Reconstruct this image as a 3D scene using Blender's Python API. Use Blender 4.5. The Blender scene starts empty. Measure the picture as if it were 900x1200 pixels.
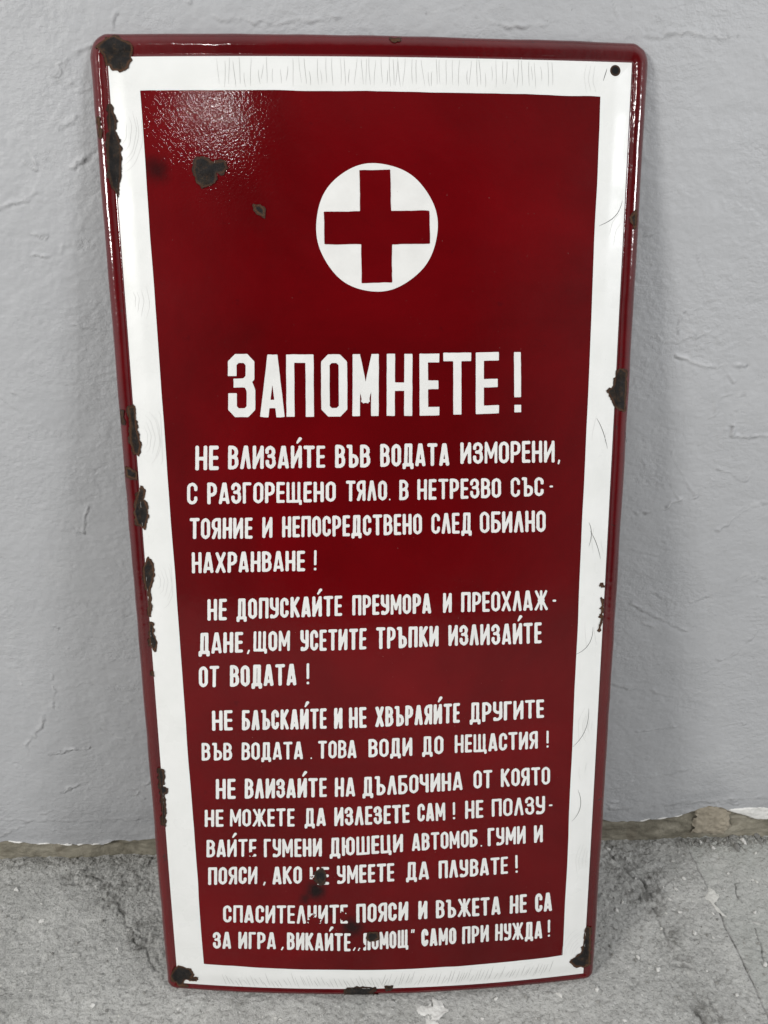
import bpy, math
import numpy as np
from mathutils import Matrix, Vector

# ------------------------------------------------------------------ camera, world, lamps, exposure
sc = bpy.context.scene
COL = sc.collection
cam_d = bpy.data.cameras.new('camera'); cam = bpy.data.objects.new('camera', cam_d); COL.objects.link(cam)
cam_d.sensor_fit = 'VERTICAL'; cam_d.sensor_height = 36.0; cam_d.lens = 868.595 / 1200 * 36.0
cam_d.clip_start = 0.02; cam_d.clip_end = 60
YAW, PITCH, ROLL = 0.0339402, 0.3925254, -0.00208419
fw = Vector((math.sin(YAW) * math.cos(PITCH), math.cos(YAW) * math.cos(PITCH), -math.sin(PITCH)))
rt = fw.cross(Vector((0, 0, 1))).normalized(); up = rt.cross(fw)
rt, up = rt * math.cos(ROLL) + up * math.sin(ROLL), up * math.cos(ROLL) - rt * math.sin(ROLL)
M4 = Matrix((rt, up, -fw)).transposed().to_4x4()
M4.translation = Vector((-0.02136738, -1.00025514, 1.0696329))
cam.matrix_world = M4
sc.camera = cam

w = bpy.data.worlds.new('World'); sc.world = w; w.use_nodes = True
nt = w.node_tree; nt.nodes.clear()
# the bounce of a bright room: paler towards the ceiling and the two side walls
o_ = nt.nodes.new('ShaderNodeOutputWorld'); bg = nt.nodes.new('ShaderNodeBackground')
tc = nt.nodes.new('ShaderNodeTexCoord'); sx = nt.nodes.new('ShaderNodeSeparateXYZ')
ab = nt.nodes.new('ShaderNodeMath'); ab.operation = 'ABSOLUTE'
r1 = nt.nodes.new('ShaderNodeMapRange'); r1.inputs['From Min'].default_value = 0.18; r1.inputs['From Max'].default_value = 0.8
r1.inputs['To Min'].default_value = 0.07; r1.inputs['To Max'].default_value = 0.66
r2 = nt.nodes.new('ShaderNodeMapRange'); r2.inputs['From Min'].default_value = 0.42; r2.inputs['From Max'].default_value = 0.9
r2.inputs['To Min'].default_value = 0.0; r2.inputs['To Max'].default_value = 0.60
ad = nt.nodes.new('ShaderNodeMath'); ad.operation = 'ADD'
L = nt.links.new
L(tc.outputs['Generated'], sx.inputs[0]); L(sx.outputs['X'], ab.inputs[0]); L(ab.outputs[0], r1.inputs['Value'])
L(sx.outputs['Z'], r2.inputs['Value']); L(r1.outputs[0], ad.inputs[0]); L(r2.outputs[0], ad.inputs[1])
L(ad.outputs[0], bg.inputs['Strength']); bg.inputs['Color'].default_value = (0.97, 0.985, 1.0, 1)
L(bg.outputs[0], o_.inputs[0])

def area(name, loc, target, power, size, size_y, color):
    d = bpy.data.lights.new(name, 'AREA'); d.energy = power; d.color = color
    d.shape = 'RECTANGLE'; d.size = size; d.size_y = size_y
    o = bpy.data.objects.new(name, d); COL.objects.link(o); o.location = loc
    o.rotation_euler = (Vector(target) - Vector(loc)).to_track_quat('-Z', 'Y').to_euler()
    return o
area('ceiling_lamp_key', (-3.1, -2.9, 2.5), (0, 0, 0.5), 106, 0.9, 0.5, (1.0, 0.985, 0.96))
area('ceiling_lamp_right', (2.9, -2.7, 2.5), (0, 0, 0.5), 66, 0.9, 0.6, (0.97, 0.98, 1.0))
area('ceiling_lamp_back', (-0.97, -2.9, 2.82), (0, 0, 0.9), 4.2, 0.09, 0.09, (1.0, 0.98, 0.95))
sc.view_settings.view_transform = 'Standard'; sc.view_settings.look = 'None'
sc.view_settings.exposure = 0.0; sc.view_settings.gamma = 1.0
try: sc.view_settings.use_curve_mapping = False
except Exception: pass

# ------------------------------------------------------------------ measured data (millimetres on the sign, metres on wall and floor)
LINES=[
 [('З',[-183.3,829.8,-149.4,829.5,-146.1,905.4,-179.5,905.7]),
  ('А',[-142.7,829.5,-112.8,829.2,-110.2,904.7,-139.6,904.9]),
  ('П',[-110.6,829.2,-76.9,828.9,-74.9,903.8,-108.1,904.1]),
  ('О',[-68.0,829.3,-35.9,829.4,-34.6,904.1,-66.2,904.4]),
  ('М',[-29.2,829.5,3.0,829.4,3.7,904.2,-28.0,904.0]),
  ('Н',[12.0,829.8,43.7,829.4,43.8,904.3,12.6,904.6]),
  ('Е',[53.3,829.5,77.9,829.7,77.4,904.3,53.2,904.3]),
  ('Т',[83.0,829.6,117.7,829.6,116.6,904.4,82.5,904.5]),
  ('Е',[122.8,830.2,151.8,830.8,150.1,905.2,121.7,904.8]),
  ('!',[169.3,831.0,182.2,831.0,180.1,905.6,167.3,905.5])],
 [('НЕ',[-227.1,764.2,-197.5,764.5,-195.9,794.8,-225.2,795.0]),
  ('ВЛИЗАЙТЕ',[-186.0,765.0,-64.9,766.2,-64.3,793.7,-184.5,794.7]),
  ('ВЪВ',[-52.7,765.8,-8.6,765.8,-8.2,794.2,-52.1,794.7]),
  ('ВОДАТА',[3.9,766.4,90.5,766.6,90.3,794.8,4.2,795.1]),
  ('ИЗМОРЕНИ',[104.3,768.5,224.8,768.3,223.7,796.2,104.0,795.4]),
  (',',[228.2,767.9,232.8,767.8,231.6,795.5,227.1,795.6])],
 [('С',[-239.9,720.6,-226.9,720.9,-225.2,748.4,-238.2,748.5]),
  ('РАЗГОРЕЩЕНО',[-214.4,720.8,-52.8,723.1,-52.2,748.7,-212.9,748.4]),
  ('ТЯЛО',[-39.9,723.2,11.8,723.9,12.0,749.2,-39.4,749.6]),
  ('.',[14.3,723.9,16.5,723.8,16.7,749.7,14.5,749.8]),
  ('В',[27.2,723.7,38.8,723.8,38.9,749.4,27.4,749.6]),
  ('НЕТРЕЗВО',[50.4,723.6,157.1,724.3,156.6,749.6,50.4,750.1]),
  ('СЪС',[169.8,724.9,212.2,725.6,211.4,749.8,169.1,750.2]),
  ('-',[219.3,724.9,225.1,724.7,224.1,749.6,218.4,749.7])],
 [('ТОЯНИЕ',[-239.3,675.6,-159.1,676.4,-157.9,703.6,-237.6,702.9]),
  ('И',[-146.9,676.9,-134.1,677.1,-133.1,704.0,-145.8,703.8]),
  ('НЕПОСРЕДСТВЕНО',[-121.6,677.5,56.1,679.0,56.0,706.0,-120.6,704.7]),
  ('СЛЕД',[68.1,679.1,120.0,679.1,119.6,706.2,68.0,705.8]),
  ('ОБИЛНО',[130.7,679.1,216.8,678.0,215.7,706.4,130.2,706.8])],
 [('НАХРАНВАНЕ',[-239.2,630.6,-93.8,633.3,-93.0,660.1,-237.5,658.4]),
  ('!',[-83.5,633.5,-77.9,633.7,-77.2,660.5,-82.7,660.6])],
 [('НЕ',[-222.8,566.6,-197.6,567.2,-196.2,596.3,-221.1,595.8]),
  ('ДОПУСКАЙТЕ',[-184.8,568.4,-47.7,572.5,-47.2,599.8,-183.4,596.9]),
  ('ПРЕУМОРА',[-34.4,572.6,68.5,573.1,68.4,600.4,-33.9,599.8]),
  ('И',[83.7,573.2,95.2,573.5,94.9,600.0,83.5,600.3]),
  ('ПРЕОХЛАЖ',[107.8,573.4,223.0,572.1,221.9,599.8,107.5,600.5]),
  ('-',[228.9,571.2,235.4,571.0,234.3,598.1,227.9,598.3])],
 [('ДАНЕ',[-237.5,520.1,-178.4,522.9,-177.0,551.3,-235.8,549.8]),
  (',',[-174.1,522.9,-167.8,522.9,-166.5,551.3,-172.8,551.3]),
  ('ЩОМ',[-164.8,524.4,-116.7,525.0,-115.8,553.1,-163.6,552.2]),
  ('УСЕТИТЕ',[-103.3,524.6,-16.6,525.7,-16.2,554.9,-102.4,553.5]),
  ('ТРЪПКИ',[-3.7,525.7,78.3,527.5,78.1,555.7,-3.4,555.9]),
  ('ИЗЛИЗАЙТЕ',[91.3,527.4,216.4,526.0,215.3,555.4,91.0,556.2])],
 [('ОТ',[-239.8,472.9,-212.6,474.3,-211.0,504.2,-238.0,503.2]),
  ('ВОДАТА',[-198.0,474.3,-109.6,476.8,-108.7,507.2,-196.5,504.9]),
  ('!',[-97.2,477.6,-92.3,477.5,-91.4,507.7,-96.3,507.7])],
 [('НЕ',[-225.7,411.0,-197.4,411.8,-195.9,441.0,-224.1,440.2]),
  ('БЛЪСКАЙТЕ',[-185.0,411.9,-71.3,414.0,-70.6,443.4,-183.6,441.0]),
  ('И',[-61.3,413.5,-50.2,414.0,-49.6,444.0,-60.7,443.8]),
  ('НЕ',[-41.4,414.1,-18.0,414.3,-17.6,444.3,-40.9,444.1]),
  ('ХВЪРЛЯЙТЕ',[-6.4,414.9,107.7,417.5,107.4,446.1,-6.0,444.3]),
  ('ДРУГИТЕ',[121.1,416.9,223.9,418.4,222.9,445.3,120.6,445.8])],
 [('ВЪВ',[-242.2,366.3,-200.5,367.4,-199.2,393.3,-240.7,392.6]),
  ('ВОДАТА',[-187.7,367.8,-104.2,369.5,-103.4,395.6,-186.5,393.9]),
  ('.',[-95.4,369.7,-90.9,369.7,-90.2,395.8,-94.6,395.8]),
  ('ТОВА',[-84.1,369.9,-31.9,370.6,-31.5,396.7,-83.4,396.3]),
  ('ВОДИ',[-15.7,370.9,43.3,371.4,43.3,398.5,-15.4,397.6]),
  ('ДО',[56.9,372.2,85.8,372.3,85.6,399.5,56.9,399.3]),
  ('НЕЩАСТИЯ',[101.4,372.7,216.6,372.7,215.7,399.1,101.1,399.5]),
  ('!',[228.0,372.9,233.2,372.9,232.2,398.5,227.0,398.8])],
 [('НЕ',[-226.0,308.6,-198.6,309.5,-197.1,339.9,-224.3,339.0]),
  ('ВЛИЗАЙТЕ',[-186.2,309.6,-74.0,312.6,-73.3,341.3,-184.8,340.0]),
  ('НА',[-62.6,312.4,-34.9,312.8,-34.4,341.5,-62.0,341.4]),
  ('ДЪЛБОЧИНА',[-24.9,312.9,112.9,316.9,112.6,344.4,-24.5,341.9]),
  ('ОТ',[128.0,317.4,154.2,317.5,153.6,345.1,127.6,345.0]),
  ('КОЯТО',[166.5,317.7,236.0,316.9,234.9,344.2,165.9,345.4])],
 [('НЕ',[-243.8,265.2,-217.6,266.3,-216.2,292.7,-242.3,291.7]),
  ('МОЖЕТЕ',[-208.6,266.7,-119.2,268.0,-118.3,295.6,-207.2,293.5]),
  ('ДА',[-105.3,267.9,-75.9,268.5,-75.3,296.1,-104.5,295.8]),
  ('ИЗЛЕЗЕТЕ',[-64.4,267.7,39.9,270.5,39.9,298.5,-63.8,296.6]),
  ('САМ',[50.6,271.0,89.3,271.5,89.1,299.2,50.6,298.7]),
  ('!',[98.9,272.3,103.9,272.4,103.6,298.8,98.6,298.8]),
  ('НЕ',[117.0,272.0,142.6,272.5,142.0,299.6,116.6,300.1]),
  ('ПОЛЗУ',[154.3,273.0,230.2,271.6,229.2,299.7,153.7,300.2]),
  ('-',[235.0,271.2,241.7,271.0,240.6,297.8,234.0,298.0])],
 [('ВАЙТЕ',[-244.3,217.8,-174.3,220.5,-173.1,248.1,-242.7,245.2]),
  ('ГУМЕНИ',[-163.6,219.3,-82.6,220.9,-81.9,249.4,-162.4,248.1]),
  ('ДЮШЕЦИ',[-71.8,220.4,30.2,225.1,30.3,253.2,-71.2,249.8]),
  ('АВТОМОБ',[42.8,225.9,135.4,227.6,134.9,254.9,42.8,253.1]),
  ('.',[139.3,227.7,142.3,227.5,141.7,254.8,138.8,255.0]),
  ('ГУМИ',[149.7,227.3,204.1,227.3,203.2,255.2,149.1,255.7]),
  ('И',[216.2,227.0,228.9,227.3,227.9,254.6,215.2,254.9])],
 [('ПОЯСИ',[-244.5,173.7,-174.8,176.6,-173.6,204.7,-242.8,201.9]),
  (',',[-167.4,176.7,-161.5,176.7,-160.4,204.8,-166.3,204.7]),
  ('АКО',[-153.6,176.1,-111.8,177.7,-111.0,205.7,-152.5,204.4]),
  ('НЕ',[-100.7,175.9,-73.5,175.9,-72.8,203.9,-99.9,204.3]),
  ('УМЕЕТЕ',[-62.6,176.7,18.3,179.1,18.4,208.1,-62.0,205.7]),
  ('ДА',[34.5,179.8,67.0,180.2,66.9,208.6,34.6,208.4]),
  ('ПЛУВАТЕ',[80.6,180.2,179.8,181.3,179.1,208.6,80.4,208.6]),
  ('!',[189.8,181.2,195.0,181.1,194.1,210.1,189.0,210.2])],
 [('СПАСИТЕЛНИТЕ',[-226.3,112.9,-48.5,112.9,-47.9,143.6,-224.8,141.1]),
  ('ПОЯСИ',[-36.3,113.6,37.3,115.0,37.4,145.8,-35.8,144.3]),
  ('И',[51.7,115.6,64.6,116.0,64.5,145.4,51.7,145.8]),
  ('ВЪЖЕТА',[77.2,116.0,170.9,115.2,170.2,145.2,77.0,145.8]),
  ('НЕ',[184.1,115.1,209.3,114.5,208.3,145.4,183.3,145.2]),
  ('СА',[221.7,113.3,247.1,113.2,245.9,144.2,220.6,144.9])],
 [('ЗА',[-243.9,67.7,-217.2,68.9,-215.7,97.2,-242.3,96.5]),
  ('ИГРА',[-206.6,69.2,-152.4,70.0,-151.3,98.2,-205.2,97.5]),
  (',',[-146.1,70.4,-140.0,70.4,-139.1,98.3,-145.0,98.3]),
  ('ВИКАЙТЕ',[-136.8,69.4,-45.4,66.6,-44.9,96.6,-135.8,98.3]),
  ('„',[-41.8,68.6,-30.4,68.3,-30.0,95.1,-41.3,95.4]),
  ('ПОМОЩ',[-27.4,67.5,37.6,69.8,37.6,99.8,-27.0,96.4]),
  ('”',[40.6,69.7,47.2,69.7,47.2,99.6,40.6,99.6]),
  ('САМО',[56.3,69.9,106.9,70.9,106.5,98.9,56.2,99.9]),
  ('ПРИ',[115.4,70.3,154.2,71.1,153.6,99.5,115.0,99.3]),
  ('НУЖДА',[163.7,71.3,234.2,68.0,233.1,97.8,163.1,99.8]),
  ('!',[241.4,69.3,246.7,69.1,245.5,98.6,240.2,98.8])],
]
CHIPS=[
 ('corner',[(-312.0,1244.3),(-308.9,1247.5),(-298.4,1255.2),(-290.2,1257.5),(-279.4,1251.6),(-270.1,1247.5),(-269.7,1242.5),(-272.6,1236.0),(-271.4,1230.9),(-275.7,1228.0),(-276.9,1222.2),(-284.4,1218.6),(-294.8,1220.3),(-297.7,1225.4),(-302.4,1226.2),(-303.9,1237.1),(-307.5,1241.4)]),
 ('edge1',[(-301.6,1186.3),(-297.6,1186.3),(-297.4,1178.1),(-294.2,1167.6),(-295.8,1157.0),(-292.4,1147.9),(-290.7,1138.8),(-293.8,1109.7),(-297.0,1089.6),(-299.8,1086.5),(-306.3,1097.4),(-309.0,1114.4),(-307.7,1140.4),(-304.3,1163.1),(-303.9,1178.1)]),
 ('rimspot',[(-317.1,1172.1),(-314.0,1172.1),(-311.9,1158.6),(-313.4,1149.5),(-315.8,1150.3),(-317.4,1160.1)]),
 ('field1',[(-206.1,1126.2),(-197.1,1128.9),(-185.6,1122.4),(-171.7,1124.1),(-169.2,1114.9),(-174.5,1109.4),(-181.4,1109.4),(-183.9,1098.3),(-190.0,1096.5),(-199.0,1094.7),(-206.6,1100.4),(-208.8,1113.4)]),
 ('field2',[(-140.3,1075.6),(-132.4,1075.5),(-127.6,1069.8),(-129.0,1061.4),(-135.8,1065.2),(-140.6,1069.9)]),
 ('a',[(-306.7,842.5),(-296.7,845.2),(-297.3,818.6),(-293.3,796.0),(-297.3,781.8),(-304.1,784.7),(-307.2,799.0),(-305.9,824.3)]),
 ('b',[(-316.4,838.4),(-312.0,838.4),(-312.5,821.6),(-315.5,821.6)]),
 ('c',[(-315.7,769.2),(-309.6,767.6),(-301.1,761.2),(-302.4,751.7),(-314.8,756.2)]),
 ('d',[(-298.5,745.9),(-291.8,738.6),(-294.1,726.9),(-290.4,718.1),(-289.8,706.4),(-297.1,687.1),(-306.6,694.7),(-309.7,710.9),(-303.8,732.8)]),
 ('e',[(-295.2,652.7),(-288.7,640.6),(-288.1,628.4),(-296.2,606.9),(-294.7,591.5),(-297.6,571.3),(-302.0,572.8),(-299.3,597.7),(-303.8,616.2),(-303.7,637.6)]),
 ('f',[(-300.3,563.4),(-294.4,561.9),(-295.4,547.7),(-290.3,535.1),(-295.8,522.3),(-302.7,530.3),(-302.9,547.7)]),
 ('g',[(-303.3,494.8),(-299.4,494.7),(-299.9,488.0),(-303.3,488.1)]),
 ('h',[(-303.8,353.3),(-296.1,350.8),(-295.4,338.5),(-297.9,326.0),(-291.9,323.6),(-292.9,314.9),(-297.2,313.5),(-297.0,283.3),(-300.0,264.1),(-305.5,265.5),(-303.2,298.4),(-304.1,333.5),(-305.4,345.9)]),
 ('k',[(-310.3,17.7),(-298.0,35.1),(-279.3,31.7),(-274.2,23.1),(-278.4,16.3),(-269.7,16.7),(-271.3,8.7),(-288.3,10.4),(-292.6,2.2),(-285.2,-0.5),(-300.5,-1.3),(-308.0,8.8)]),
 ('l',[(-50.7,3.1),(-37.7,5.0),(-11.6,2.8),(-7.9,-1.8),(-17.3,-5.8),(-4.3,-11.6),(-52.9,-11.8),(-58.3,-4.7)]),
 ('l2',[(4.1,3.9),(13.4,4.4),(13.4,-2.7),(5.5,-2.8)]),
 ('m2',[(3.6,5.0),(13.7,4.6),(14.4,-1.8),(4.3,-2.3)]),
 ('m',[(300.3,76.3),(307.8,76.0),(309.6,41.6),(309.6,11.5),(302.7,5.7),(286.0,11.4),(277.4,21.9),(283.2,28.1),(295.2,33.4),(298.1,56.1)]),
 ('n',[(298.8,876.7),(304.8,886.1),(313.9,879.7),(314.9,828.9),(302.9,833.9),(297.4,843.5),(288.4,856.3),(297.9,864.1)]),
 ('n2',[(293.8,606.9),(298.4,606.0),(299.4,601.0),(296.0,599.7),(293.0,602.7)]),
 ('n3',[(296.1,584.5),(299.0,583.3),(300.7,564.6),(299.1,555.7),(297.8,539.5),(295.1,537.1),(293.5,539.7),(296.6,548.6),(297.6,556.9),(294.0,558.5),(296.6,562.7),(297.7,568.3),(294.7,570.3),(297.4,573.7)]),
 ('t1',[(-93.6,196.9),(-88.8,200.5),(-81.5,203.6),(-76.9,194.9),(-77.4,187.6),(-80.5,178.5),(-87.0,175.0),(-94.0,184.2)]),
 ('t2',[(-20.8,96.4),(-14.2,98.7),(-6.9,97.8),(-4.2,87.3),(-11.1,82.8),(-17.7,80.6),(-22.8,87.0)]),
 ('top',[(20.1,1251.9),(31.3,1251.7),(30.6,1248.6),(25.3,1247.6),(21.6,1248.9)]),
 ('r1',[(313.5,1070.5),(315.2,1070.5),(315.6,1050.4),(310.4,1050.4),(306.6,1062.5)]),
]
CROSS=[(-16.9,1112.3),(18.8,1113.2),(19.5,1067.9),(64.6,1068.3),(65.3,1031.1),(20.2,1030.7),(19.9,987.6),(-16.2,986.8),(-16.1,1030.8),(-59.3,1031.0),(-59.0,1067.1),(-16.6,1067.4)]
FACE=[(-300.1,4.0),(300.9,-4.2),(299.7,1231.0),(-299.6,1234.8)]
RED=[(-258.6,41.4),(266.2,34.7),(263.4,1193.8),(-264.4,1198.8)]
HOLE=[(280.0,1222.0)]
STAINS=[(-251.3,1114.7),(-92.9,166.8),(-43.4,106.0),(-107.7,153.1),(-76.8,133.3)]
HAIRS=[[(276.8,823.0),(279.0,820.0),(281.1,816.6),(283.1,812.9),(285.1,808.9),(287.0,804.6),(288.8,799.9),(290.6,794.9),(292.3,789.6),(293.9,783.9)],
 [(275.7,677.6),(278.0,674.0),(280.2,670.2),(282.3,666.3),(284.2,662.2),(286.0,658.0),(287.7,653.5),(289.3,648.9),(290.7,644.1),(292.0,639.1)],
 [(296.5,1080.9),(295.3,1075.3),(293.4,1070.5),(291.0,1066.4),(288.0,1063.0),(284.7,1060.1),(280.9,1057.7),(277.0,1055.5),(272.8,1053.6),(268.6,1051.8)],
 [(286.4,544.9),(286.5,538.7),(286.0,533.0),(284.8,527.8),(282.9,523.1),(280.3,519.0),(277.1,515.3),(273.2,512.1),(268.7,509.5),(263.4,507.3)],
 [(286.4,427.8),(286.9,420.2),(286.6,412.9),(285.7,405.9),(284.2,399.4),(281.9,393.1),(279.0,387.2),(275.3,381.7),(271.0,376.5),(266.1,371.7)],
 [(276.5,305.4),(279.0,299.0),(280.8,292.8),(281.7,286.8),(281.8,281.1),(281.1,275.6),(279.6,270.4),(277.2,265.5),(274.1,260.8),(270.1,256.4)],
 [(273.4,689.0),(274.9,685.9),(276.1,682.6),(276.9,679.3),(277.4,675.8),(277.6,672.3),(277.4,668.6),(277.0,664.9),(276.1,661.0),(275.0,657.0)],
 [(317.5,806.3),(318.0,804.5),(318.4,802.7),(318.9,800.9),(319.4,799.1),(319.8,797.3),(320.3,795.5),(320.8,793.7),(321.3,791.9),(321.7,790.0)],
 [(270.2,1224.1),(269.8,1222.6),(269.3,1221.1),(268.8,1219.5),(268.3,1218.0),(267.8,1216.5),(267.3,1215.0),(266.9,1213.5),(266.4,1212.0),(265.9,1210.5)]]

WALL_STROKES=[([(0.384,0.6506),(0.4167,0.6542),(0.4669,0.6764)],0.9,2),
 ([(0.4225,0.7452),(0.4669,0.6764)],0.4,2),
 ([(0.5067,0.7808),(0.5099,0.7631),(0.561,0.7676)],0.8,2),
 ([(0.5564,0.535),(0.565,0.5467),(0.5897,0.5432),(0.589,0.5329)],0.6,1.6),
 ([(0.4931,0.4958),(0.5155,0.5074)],0.9,2.5),
 ([(0.3956,0.4979),(0.4425,0.4708),(0.494,0.4463)],0.4,2.5),
 ([(0.5516,0.3921),(0.5838,0.4075),(0.6052,0.4421)],0.4,2.5),
 ([(0.3893,0.3468),(0.4774,0.3243),(0.5824,0.2974)],0.3,3),
 ([(0.2975,1.2506),(0.3627,1.2534),(0.4236,1.252)],0.5,2),
 ([(0.4083,0.8814),(0.4525,0.8636),(0.5055,0.8667)],0.8,2),
 ([(0.5123,0.8298),(0.4836,0.8216),(0.4706,0.7911)],0.4,2),
 ([(0.3698,0.9046),(0.4057,0.8987),(0.4497,0.9154)],0.4,2),
 ([(-0.3648,1.2079),(-0.3608,1.22),(-0.3417,1.2302),(-0.314,1.2404),(-0.2859,1.2687)],0.8,2),
 ([(-0.3645,1.2097),(-0.362,1.201),(-0.3493,1.2011)],0.7,2),
 ([(-0.3293,1.1368),(-0.3445,1.1229),(-0.3608,1.1099)],0.8,1.8),
 ([(-0.4592,1.0651),(-0.4371,1.0728),(-0.4092,1.0843)],0.6,2),
 ([(-0.4103,1.1349),(-0.4048,1.109),(-0.4184,1.1183)],0.5,1.6),
 ([(-0.41,0.6728),(-0.4176,0.6543),(-0.4258,0.6329)],0.9,1.8),
 ([(-0.5093,0.3869),(-0.5148,0.3465),(-0.5466,0.2887),(-0.5739,0.2516),(-0.5798,0.2342)],0.7,2.2),
 ([(-0.5435,0.2349),(-0.5105,0.2409),(-0.4747,0.2468)],1.0,2),
 ([(-0.5362,0.1532),(-0.5174,0.1636),(-0.498,0.1685)],0.8,2),
 ([(-0.6576,0.0583),(-0.6082,0.0876),(-0.5603,0.1127)],0.5,2.5),
 ([(-0.65,0.0968),(-0.5207,0.0883),(-0.3884,0.0931)],0.35,3),
 ([(0.4127,0.0837),(0.5417,0.0928),(0.6944,0.0992)],0.4,4),
 ([(-0.3742,1.164),(-0.3495,1.1685),(-0.3717,1.155)],0.5,1.6),
 ([(-0.423,1.0365),(-0.4072,1.0364)],0.7,2),
 ([(0.5124,0.6194),(0.5567,0.6601),(0.5747,0.6666)],0.4,2.5),
 ([(0.3865,0.1138),(0.4362,0.1407),(0.5304,0.1659)],0.3,3),
 ([(0.3796,0.5936),(0.4274,0.5784)],0.3,2),
 ([(0.4956,0.717),(0.5363,0.7007),(0.5516,0.7202)],0.4,2),
 ([(0.437,0.2508),(0.5017,0.2577)],0.5,1.8),
 ([(0.5677,0.2558),(0.6177,0.2631)],0.4,1.8),
 ([(-0.4115,0.1414),(-0.369,0.1953)],0.5,2.5),
 ([(-0.1804,1.2676),(-0.1034,1.2614),(-0.0155,1.2726)],0.5,2),
 ([(0.1217,1.2691),(0.1619,1.2584),(0.2013,1.2628)],0.6,2),
 ([(0.0627,1.273),(0.1017,1.279)],0.5,2)]
WALL_STIPPLE=[(-0.446,0.7798,0.0354,0.0083),(-0.3636,1.0263,0.0106,0.0071),(0.4178,0.8963,0.0566,0.0142),(0.3991,0.7079,0.026,0.026),(0.5597,0.517,0.0094,0.0071),(0.5323,0.8511,0.0165,0.0118),(0.5206,0.7718,0.0118,0.0094),(-0.434,0.6357,0.0236,0.0118),(0.3306,1.266,0.0071,0.0059),(-0.3922,1.123,0.0142,0.0118),(-0.397,0.3597,0.0354,0.0071)]
PAINT_EDGE=[(-0.7475,0.048),(-0.6603,0.0447),(-0.642,0.0479),(-0.5732,0.0374),(-0.5073,0.0328),(-0.4541,0.0407),(-0.3868,0.0441),(-0.3041,0.0509),(0.0114,0.053),(0.3005,0.0582),(0.4018,0.0584),(0.4273,0.0515),(0.4674,0.0521),(0.4977,0.0569),(0.5357,0.0615),(0.5689,0.0762),(0.5897,0.0813),(0.6114,0.0806),(0.6234,0.0742),(0.6416,0.0676),(0.6686,0.0726),(0.6991,0.0755),(0.7933,0.0721)]
LIP=[(0.6215,0.0763),(0.6445,0.0774),(0.6983,0.0795),(0.7924,0.0761),(0.8002,0.0419),(0.7056,0.0433),(0.6803,0.0442),(0.6681,0.0507),(0.6462,0.0595),(0.6279,0.0661)]
PATCH=[(0.5689,0.0762),(0.6114,0.0806),(0.6337,0.06),(0.6399,0.0255),(0.6301,0.0095),(0.5727,0.0138)]
FLOOR_STROKES=[([(0.5538,0.0039),(0.5573,-0.0291),(0.5583,-0.08),(0.5594,-0.1076),(0.5601,-0.1626),(0.5608,-0.2076),(0.5587,-0.2628),(0.5561,-0.3194),(0.5514,-0.3709)],-1.6,1.1),
 ([(0.4121,-0.02),(0.436,-0.0542),(0.452,-0.0814),(0.4616,-0.1074)],-2.0,2.2),
 ([(0.4485,-0.0618),(0.455,-0.0936),(0.4575,-0.1666),(0.4565,-0.211)],-1.0,1.5),
 ([(0.6141,-0.0821),(0.6063,-0.1076),(0.607,-0.1243)],-1.2,1),
 ([(0.6047,-0.1719),(0.5962,-0.2232)],-1,1),
 ([(-0.44,-0.0945),(-0.4074,-0.1352),(-0.3854,-0.166),(-0.3636,-0.1884),(-0.346,-0.2168)],-1.4,1.6),
 ([(-0.5129,-0.0232),(-0.4522,-0.0775),(-0.4147,-0.1194)],-1,2.5),
 ([(-0.3516,-0.2684),(-0.3348,-0.2715)],-1.5,1.5),
 ([(0.4558,-0.2913),(0.461,-0.322)],-2,5),
 ([(-0.5618,-0.2483),(-0.5378,-0.2466)],-0.8,1)]
FLOOR_DIRT=[(0.4379,-0.0488,0.0495,0.048),(0.4532,-0.1104,0.0275,0.032),(0.4727,0.0068,0.066,0.016),(0.6492,-0.0055,0.066,0.0128),(-0.4428,-0.0609,0.0495,0.0352),(-0.5069,-0.0412,0.033,0.0192),(0.4717,-0.2981,0.0198,0.0224),(-0.3739,-0.1591,0.022,0.032),(-0.5948,-0.0019,0.066,0.0128),(-0.4434,-0.0075,0.066,0.016),(0.4593,-0.2039,0.022,0.032)]
FLAKE= [(0.5633, -0.0889), (0.5711, -0.1012), (0.5722, -0.1148), (0.5591, -0.1275), (0.5679, -0.1519), (0.561, -0.1485), (0.5521, -0.124), (0.5435, -0.1171), (0.5573, -0.1024)]
CRUMBS= [(0.0709, -0.2959), (0.1416, -0.3009), (0.4133, -0.0162), (0.4957, -0.1382), (0.3464, -0.3095), (0.5919, -0.2314), (0.5252, -0.0806), (0.5044, -0.0988), (0.2616, -0.2704), (0.3197, -0.2634), (0.1676, -0.2721), (0.5491, -0.1433), (0.5058, -0.1745), (0.3992, -0.2132), (0.6065, -0.073), (-0.5466, -0.1271), (-0.4185, -0.2697), (-0.2944, -0.2767), (-0.6141, -0.0632), (0.4236, -0.2337), (0.4877, -0.115), (0.5319, -0.1845), (0.3921, -0.1328)]
PEBBLES= [(0.5855, -0.0071), (0.5995, -0.0037), (0.6213, -0.0045), (0.6473, 0.0004), (0.6629, -0.0099), (0.692, 0.0008), (0.5753, -0.0125), (0.6301, -0.0126), (0.6036, -0.0193), (0.7016, -0.0113), (0.5716, -0.0027), (0.645, -0.0209)]


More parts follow.
